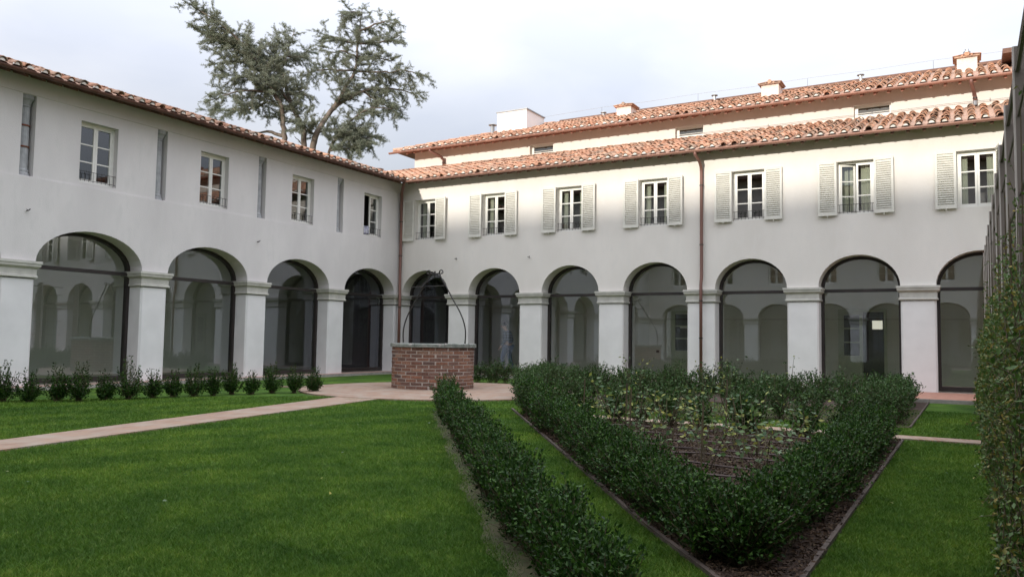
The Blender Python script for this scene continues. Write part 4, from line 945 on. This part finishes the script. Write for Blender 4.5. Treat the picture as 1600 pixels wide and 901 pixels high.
for k, y in enumerate((-11.9, -12.45, -13.0, -13.55, -14.1, -14.7, -15.3, -15.9)):
    x0 = l0[0] + (l1[0] - l0[0]) * (y - l0[1]) / (l1[1] - l0[1]) + .25
    pts = [(x, y + .05 * rng.normal(), GZ + .045 + .02 * rng.rand()) for x in np.arange(x0, 16.0, .4)]
    if len(pts) > 1:
        MB().tube([(p[0] - pts[0][0], p[1] - y, p[2] - GZ) for p in pts], .011, 5).build('drip_pipe', M['black_plastic'], None, (pts[0][0], y, GZ), label='thin brown irrigation pipe across the rose bed, ' + PL_[k], cat='irrigation pipe', group='irrigation pipes on the rose bed')
cn = 0
for (x, y, h, sl) in ((14.05, -14.0, .75, 'left one of the close pair'), (14.12, -14.05, .70, 'right one of the close pair'), (14.95, -13.2, .8, 'tallest, right of the pair'), (12.9, -12.6, .7, 'farthest left'), (15.2, -15.0, .65, 'nearest the front of the bed')):
    MB().tube([(0, 0, 0), (.02, .01, h)], .009, 5).build('plant_stake', M['cane'], None, (x, y, GZ), label='thin dark stake in the rose bed, ' + sl, cat='stake', group='stakes in the rose bed')
# ------------------------------------------------------------------ brick well
wc = (5.98, -6.29); wr = 1.0; WZ = GZ + .032
well = thing('brick_well', 'round old brick well with stone coping and wrought iron scroll arch', 'well', (*wc, WZ))
NB, NC, ch_ = 21, 12, .0815
MB().lathe([(wr - .30, 0), (wr - .010, 0), (wr - .010, NC * ch_)], 64).build('mortar_core', M['joint'], well)
rng = R_(9)
vars_ = []
for q in range(8):
    j = lambda: rng.normal() * .004; da = pi / NB - .0155; b = MB(); vs = []
    for zz_ in (.006 + abs(j()), ch_ - .006 - abs(j())):
        for rr in (wr - .10, wr + j()):
            for t in (-1, 0, 1): vs.append((rr * cos(t * da * (1 + j())) , rr * sin(t * da) , zz_))
    b.add(vs, [(3, 4, 10, 9), (4, 5, 11, 10), (6, 9, 10, 7), (7, 10, 11, 8), (0, 1, 4, 3), (1, 2, 5, 4), (0, 3, 9, 6), (2, 8, 11, 5)])
    vars_.append(b.mesh('brick', M['brick']))
for c in range(NC):
    for k in range(NB): put('brick', vars_[rng.randint(8)], well, (0, 0, c * ch_), (0, 0, 2 * pi * (k + .5 * (c % 2)) / NB + rng.normal() * .006))
zr0 = NC * ch_
for k in range(9):
    a0, a1 = 2 * pi * k / 9 + .008, 2 * pi * (k + 1) / 9 - .008; n = 8; vs = []; ri, ro = wr - .32, wr + .045 + rng.normal() * .008; zt = .088 + rng.normal() * .005
    for i in range(n + 1):
        t = a0 + (a1 - a0) * i / n; jj = rng.normal() * .006
        vs += [(ri * cos(t), ri * sin(t), .0), ((ro + jj) * cos(t), (ro + jj) * sin(t), .0), ((ro + jj) * cos(t), (ro + jj) * sin(t), zt - .015), ((ro - .02) * cos(t), (ro - .02) * sin(t), zt), (ri * cos(t), ri * sin(t), zt)]
    fs = [(i * 5 + q, i * 5 + (q + 1) % 5, (i + 1) * 5 + (q + 1) % 5, (i + 1) * 5 + q) for i in range(n) for q in range(5)] + [(0, 1, 2, 3, 4), tuple(n * 5 + q for q in range(5))[::-1]]
    MB().add(vs, fs).build('coping_stone', M['coping'], well, (0, 0, zr0 + .003))
zi = zr0 + .10
for sg in (-1, 1):
    top = 1.72; P_ = []
    zk = [0, .2, .35, .52, .69, .85, 1.0, 1.18, 1.37, 1.50, 1.62, 1.72]; xk = [.92, .935, .925, .875, .80, .70, .59, .47, .35, .26, .165, .13]
    zs_ = np.linspace(0, top, 22); xs_ = np.interp(zs_, zk, xk); xs_[1:-1] = (xs_[:-2] + xs_[1:-1] * 2 + xs_[2:]) / 4
    P_ = [(sg * a_, 0, b_) for a_, b_ in zip(xs_, zs_)]; ex = P_[-1][0]
    for a in np.linspace(0, 1.6 * pi, 14)[1:]:
        r = .066 * (1 - a / (2.8 * pi)); cx = ex + sg * .066; P_.append((cx - sg * r * cos(a), 0, top + .01 + r * sin(a)))
    MB().tube(P_, [.017] * 22 + list(np.linspace(.016, .013, 12)) + [.024], 8).build('scroll_rod', M['iron'], well, (0, 0, zi), smooth=True)
MB().tube([(-.72, 0, 0), (.34, 0, .02)], .008, 5).build('cross_bar', M['iron'], well, (0, 0, zi + 1.38))
MB().tube([(-.12, 0, 0), (.12, 0, 0)], .018, 6).tube([(0, 0, -.08), (0, 0, .06)], [.012, .020], 6).build('finial', M['iron'], well, (0, 0, zi + 1.70))
# ------------------------------------------------------------------ fin fence with climber at the right
FX = 17.70; fen = thing('fin_fence', 'tall brown fence of upright steel fins with climbing plants along the right', 'fence', (FX, -22.6, GZ))
fh = 3.40 - GZ
fm = MB().box(.012, .34, -.03, .03, 0, fh).mesh('fin', M['fin']); fe = MB().box(0, .012, -.03, .03, 0, fh).mesh('fin_edge_lit', M['fin_edge_lit'])
for k in range(12):
    y = -22.6 + 3.76 + k * 1.72 - 1.72 * 0
    y = -18.84 + k * 1.74 if k < 12 else 0
    yy = -15.34 + (k - 2) * 1.70
    f_ = put('fin', fm, fen, (0, yy + 22.6, 0)); put('lit_edge_strip', fe, f_)
for zz_ in (.55, 1.15, 1.75, 2.35, 2.95, 3.30):
    MB().tube([(.03, .4, zz_), (.03, 21.8, zz_)], .022 if zz_ == 3.30 else .011, 6).build('rail', M['fin'], fen)
for k in range(64):
    yy = 3.9 + k * .28
    MB().tube([(.16, yy, 0), (.16, yy, fh - .2)], .006, 4).build('upright_rod', M['iron'], fen)
def climber(label, y0, y1, seed, dens, leaf):
    rng = R_(seed); r = thing('climbing_plant', label, 'climbing plant', (FX, y0, GZ), group='climbing plants on the fin fence')
    L_ = y1 - y0; n = int(dens * L_); y = rng.rand(n) * L_
    z = 3.2 * rng.beta(1.1, 2.3, n); zc = 1.35 + .25 * np.sin(y * 1.3 + seed); keep = rng.rand(n) < np.where(z < zc, 1, np.exp(-(z - zc) * 3.2)); y, z = y[keep], z[keep]; n = len(y)
    thick = np.where(z < 1.3, .20, .07); x = .01 - thick * rng.rand(n) ** .7 * (1 + .25 * np.sin(y * 2.1 + seed) + .2 * np.sin(z * 5)) + .15 * (rng.rand(n) < .3)
    A = np.column_stack([x + .05, y, z]); D0 = np.column_stack([-.32 * rng.rand(n) + .1, rng.normal(size=n) * .7, .1 + rng.normal(size=n) * .6]); D0 = nrm(D0); ln = .10 + .16 * rng.rand(n)
    B = A + D0 * ln[:, None]; ln = ln * .8; B = A + D0 * ln[:, None]; per = 7; t = (np.arange(per) + rng.rand(n, per)) / per; Pp = (A[:, None] + (B - A)[:, None] * t[..., None]).reshape(-1, 3) + rng.normal(size=(n * per, 3)) * .012
    Pp[:, 2] = np.maximum(Pp[:, 2], .01); D = (D0[:, None] + rng.normal(size=(n, per, 3)) * .9).reshape(-1, 3)
    V, F = leaves(Pp, D, leaf * (.7 + .6 * rng.rand(len(Pp))), leaf * .6, rng); put('foliage', npmesh('foliage', V, F, M['climber']), r)
    m = int(5 * L_); yb = rng.rand(m) * L_; Aa = np.column_stack([np.full(m, -.02), yb, np.zeros(m)]); Ab = np.column_stack([-.03 + .06 * rng.rand(m), yb + rng.normal(size=m) * .2, 1.2 + 1.7 * rng.rand(m)])
    V1, F1 = strips(A, B, .003, rng); V2, F2 = strips(Aa, Ab, .008, rng)
    put('stems', npmesh('stems', np.concatenate([V1, V2]), np.concatenate([F1, F2 + len(V1)]), M['stem']), r)
climber('climbing plant at the near end of the fin fence, in the bottom right corner', -20.5, -17.0, 3, 1900, .029)
climber('climbing plant on the middle fins, beside the right lawn', -17.0, -12.5, 4, 1300, .034)
climber('climbing plant on the far fins, reaching the right wing arcade', -12.5, -2.6, 5, 700, .050)

# ------------------------------------------------------------------ grass blades (real geometry near the camera, thinning with distance)
rng = R_(21)
def cam_uv(P):
    d = P - np.array(CAM); zf = d @ np.array(f2); return 800 + 1249 * (d @ np.array(r3)) / zf, 450 - 1249 * (d @ np.array(u3)) / zf, zf
n = 2400000; rr = 2.9 + 14 * rng.rand(n) ** 1.5; aa = rng.rand(n) * 2.0 - .25
x = CAM[0] - rr * np.sin(aa); y = CAM[1] + rr * np.cos(aa); G = np.column_stack([x, y, np.full(n, GZ)])
u, v, zf = cam_uv(G); ok = (u > -60) & (u < 1660) & (v < 960) & (zf > 0) & (x < FX - .1) & (y > -24)
q2 = np.column_stack([x, y]); bA = np.array(bedA); ok &= ~inside(q2, bA)
path = np.array([(8.83, -17.82), (9.27, -20.0), (8.50, -20.0), (8.03, -17.41), (6.33, -10.01), (7.47, -10.93)]); ok &= ~inside(q2, path)
ok &= ((x - 6.6) ** 2 + (y + 6.8) ** 2 > 3.27 ** 2) & ~((y < -10.42) & (y > -10.84) & (x > 11.6))
dl = (x - st[0]) * .79 + (y - st[1]) * .613; al = (x - st[0]) * .613 - (y - st[1]) * .79
ok &= ~((al > 0) & (dl > -.23 + .04 * np.sin(al * 5) + .05 * rng.normal(size=n)) & (dl < .15))
ok &= rng.rand(n) < np.clip(9 / rr, 0, 1)
G = G[ok][:620000]; rr = rr[ok][:620000]; n = len(G)
hh = (.012 + .016 * rng.rand(n)) * (1 + .02 * rr); ww = .0013 + .0008 * rr * .35; az = rng.rand(n) * 2 * pi
S_ = np.column_stack([np.cos(az), np.sin(az), np.zeros(n)]) * ww[:, None]; ln = np.column_stack([rng.normal(size=n), rng.normal(size=n), np.zeros(n)]) * (hh * .7)[:, None]
V = np.stack([G - S_, G + S_, G + ln + np.array([0, 0, 1]) * hh[:, None]], 1).reshape(-1, 3); F = np.arange(3 * n).reshape(-1, 3)
put('grass', npmesh('grass', V, F, M['grass']), kind='stuff', label='short green grass of the lawns', cat='grass')
# fallen leaves
n = 34; P_ = np.column_stack([9 + rng.rand(n) * 8.4, -19.5 + rng.rand(n) * 9, np.full(n, GZ + .035)]); P_ = P_[~inside(P_[:, :2], bA)]
V, F = leaves(P_, rng.normal(size=P_.shape) * [1, 1, .2], .038, .027, rng); put('fallen_leaves', npmesh('fallen_leaves', V, F, M['rose']), kind='stuff', label='scattered yellow fallen leaves on the lawns', cat='leaves')

# ------------------------------------------------------------------ old cedar behind the left wing
# limbs as (sideways, up) in metres from the foot of the tree; each limb also swings forward or back
LIMBS = {'A':[(-1.27,9.78),(-1.46,11.05),(-1.49,11.91),(-1.61,12.55),(-1.99,13.17),(-2.58,14.19),(-3.53,15.44),(-4.76,16.38),(-6.06,17.03)],
'A2':[(-1.99,13.17),(-2.28,14.33),(-3.21,14.99),(-4.23,15.52),(-5.45,16.46)],
'B':[(-0.45,9.84),(-0.5,11.56),(-0.99,12.39),(-1.32,13.23),(-1.67,14.39),(-1.4,15.61),(-1.12,16.63)],
'B2':[(-0.99,12.39),(-1.64,13.41),(-2.46,13.55),(-3.47,13.67),(-4.65,13.56)],
'C':[(-0.09,9.86),(-0.06,10.62),(0.18,11.51),(0.77,12.54),(1.38,13.58),(1.99,14.75),(2.05,16.2),(2.22,18.02)],
'Dd':[(0.77,12.54),(1.39,13.14),(2.33,13.78),(3.84,14.09),(5.28,13.95)],
'E':[(0.65,9.59),(0.73,10.46),(1.13,11.26),(1.74,12.07),(2.79,12.83),(4.09,12.83)],
'F':[(-1.61,12.55),(-2.43,12.8),(-3.12,12.42),(-4.12,12.44),(-5.1,12.35)],
'G':[(-1.46,11.05),(-2.38,11.41),(-3.29,11.39)],
'H':[(1.99,14.75),(3.06,14.69),(4.37,14.87),(5.49,14.64)],
'I':[(2.04,14.75),(1.24,14.79),(0.39,14.79),(-0.44,14.62)],
'J':[(2.11,16.21),(1.19,16.44),(0.23,16.89)],
'K':[(2.14,16.89),(3.0,17.32),(3.92,17.54)],
'K2':[(2.14,16.21),(3.24,16.45),(4.21,17.0)],
'K3':[(2.07,15.54),(2.94,15.52),(3.81,15.38)],
'J2':[(2.07,15.43),(1.43,15.69),(0.48,15.37)],
'M':[(-2.69,14.39),(-3.8,14.6),(-4.77,14.08)],
'N':[(-1.99,13.17),(-3.44,12.92),(-4.89,12.05)],
'O':[(0.18,11.4),(1.32,11.71),(2.3,11.13),(3.15,11.42)],
'P':[(0.73,10.46),(1.57,10.63),(2.31,10.47)],
'Q':[(-3.53,15.44),(-4.53,15.6),(-5.43,15.93)],
'R':[(-1.67,14.39),(-2.52,15.38),(-3.14,15.97)],
'S':[(-1.39,15.29),(-0.57,15.59),(-0.48,16.15)],
'T':[(-1.32,13.23),(-0.61,13.51),(-0.39,13.09)],
'U':[(-0.09,9.86),(-0.74,11.11),(-0.96,11.42)],
'V':[(0.19,11.18),(-0.35,11.58),(-0.76,11.65)],
'W':[(2.23,17.79),(1.58,17.83),(1.16,17.55)],
'X':[(1.13,11.26),(2.08,11.33),(2.84,10.84)],
'Y':[(2.33,13.78),(3.32,13.32),(4.52,13.09)],
'Z':[(-2.58,14.19),(-2.0,15.22),(-1.83,16.33)]}
def cedar():
    rng = R_(31); root = thing('cedar_tree', 'old open-crowned blue-green cedar rising behind the left wing roof', 'tree', (-11, 6.96, 0))
    rt, dp = np.array([.719, .695, 0]), np.array([-.695, .719, 0]); wd = MB(); A, Bb, TP, TD = [], [], [], []
    depth_at = {}
    for k, pts in LIMBS.items():
        main = k in ('A', 'B', 'C'); low = k in ('G', 'U')
        swing = {'A': -.5, 'A2': 1.0, 'B': .6, 'C': .2}.get(k, rng.uniform(-1.6, 1.6)); m = len(pts)
        p0 = tuple(pts[0]); d0 = depth_at.get(p0)
        if d0 is None: d0 = min(depth_at.items(), key=lambda q: (q[0][0] - p0[0]) ** 2 + (q[0][1] - p0[1]) ** 2)[1] if depth_at and not main else 0.
        P = []
        for i, (a, z) in enumerate(pts):
            dd = d0 + swing * i / (m - 1); depth_at[(a, z)] = dd; P.append(rt * a + dp * dd + np.array([0, 0, z]))
        if k in ('A', 'B', 'C', 'E', 'U'): P = [np.array([P[0][0] * .3, P[0][1] * .3, 0.]), ] + P
        # smooth resample
        P = np.array(P); sl = np.r_[0, np.cumsum(np.linalg.norm(np.diff(P, axis=0), axis=1))]; n = max(6, int(sl[-1] / .22)); tt = np.linspace(0, sl[-1], n)
        Pf = np.column_stack([np.interp(tt, sl, P[:, j]) for j in range(3)])
        for _ in range(2): Pf[1:-1] = (Pf[:-2] + 2 * Pf[1:-1] + Pf[2:]) / 4
        Pf[1:-1] += rng.normal(size=(n - 2, 3)) * .025
        r0 = {'A': .23, 'B': .28, 'C': .27, 'E': .14, 'B2': .055, 'Dd': .08, 'F': .055, 'G': .08, 'U': .10}.get(k, .042)
        rad = r0 * (1 - np.linspace(0, 1, n) ** 1.3) + .015
        wd.tube([tuple(p) for p in Pf], list(rad), 8)
        if low: continue
        start = {'A': .62, 'B': .68, 'C': .70, 'E': .72, 'Dd': .12, 'B2': .2, 'F': .15}.get(k, .05)
        dens = {'A': 12, 'A2': 13, 'B': 9, 'B2': 10, 'O': 11, 'P': 15, 'X': 12, 'V': 15, 'E': 9}.get(k, 7.5)
        nb = int(dens * sl[-1] * (1 - start)); 
        for q in range(nb):
            t = start + (1 - start) * (q + rng.rand()) / nb; i = min(int(t * (n - 1)), n - 2); b0 = Pf[i] + (Pf[i + 1] - Pf[i]) * (t * (n - 1) - i)
            ax = nrm(Pf[i + 1] - Pf[i]); side = nrm(np.cross(ax, rng.normal(size=3))); side[2] = side[2] * .5 + .12 * rng.normal() + .08; side = nrm(side)
            ln = (.55 + .95 * rng.rand()) * (1.15 - .55 * (t - start) / (1 - start + 1e-6)); dirn = nrm(side + ax * .55)
            sg = 5; pp = [b0]
            for s in range(sg): dirn = nrm(dirn + np.array([0, 0, -.05]) + rng.normal(size=3) * .08); pp.append(pp[-1] + dirn * ln / sg)
            for s in range(sg): A.append(pp[s]); Bb.append(pp[s + 1])
            ntw = int(14 * ln) + 3
            for _ in range(ntw):
                s = rng.rand() * sg; i2 = min(int(s), sg - 1); c = pp[i2] + (pp[i2 + 1] - pp[i2]) * (s - i2)
                td = nrm(nrm(pp[i2 + 1] - pp[i2]) * .8 + rng.normal(size=3) * [.7, .7, .35] + [0, 0, -.12 * rng.rand()]); tl = .12 + .26 * rng.rand()
                A.append(c); Bb.append(c + td * tl); m2 = int(3 + tl * 14)
                for w_ in range(m2): TP.append(c + td * tl * (w_ + rng.rand()) / m2); TD.append(td)
    wd.build('limbs', M['bark'], root, smooth=True)
    A, Bb = np.array(A), np.array(Bb); V, F = strips(A, Bb, .008, rng); put('twigs', npmesh('twigs', V, F, M['bark']), root)
    TP, TD = np.array(TP), np.array(TD); k = 8; P = np.repeat(TP, k, 0); D = np.repeat(TD, k, 0) * .45 + rng.normal(size=(len(P), 3)) * [.8, .8, .6] + [0, 0, .12]
    V, F = leaves(P + rng.normal(size=P.shape) * .012, D, 0.06 + .06 * rng.rand(len(P)), .010 + .006 * rng.rand(len(P)), rng)
    put('foliage', npmesh('foliage', V, F, M['cedar']), root); return len(P)
print('cedar blades', cedar())
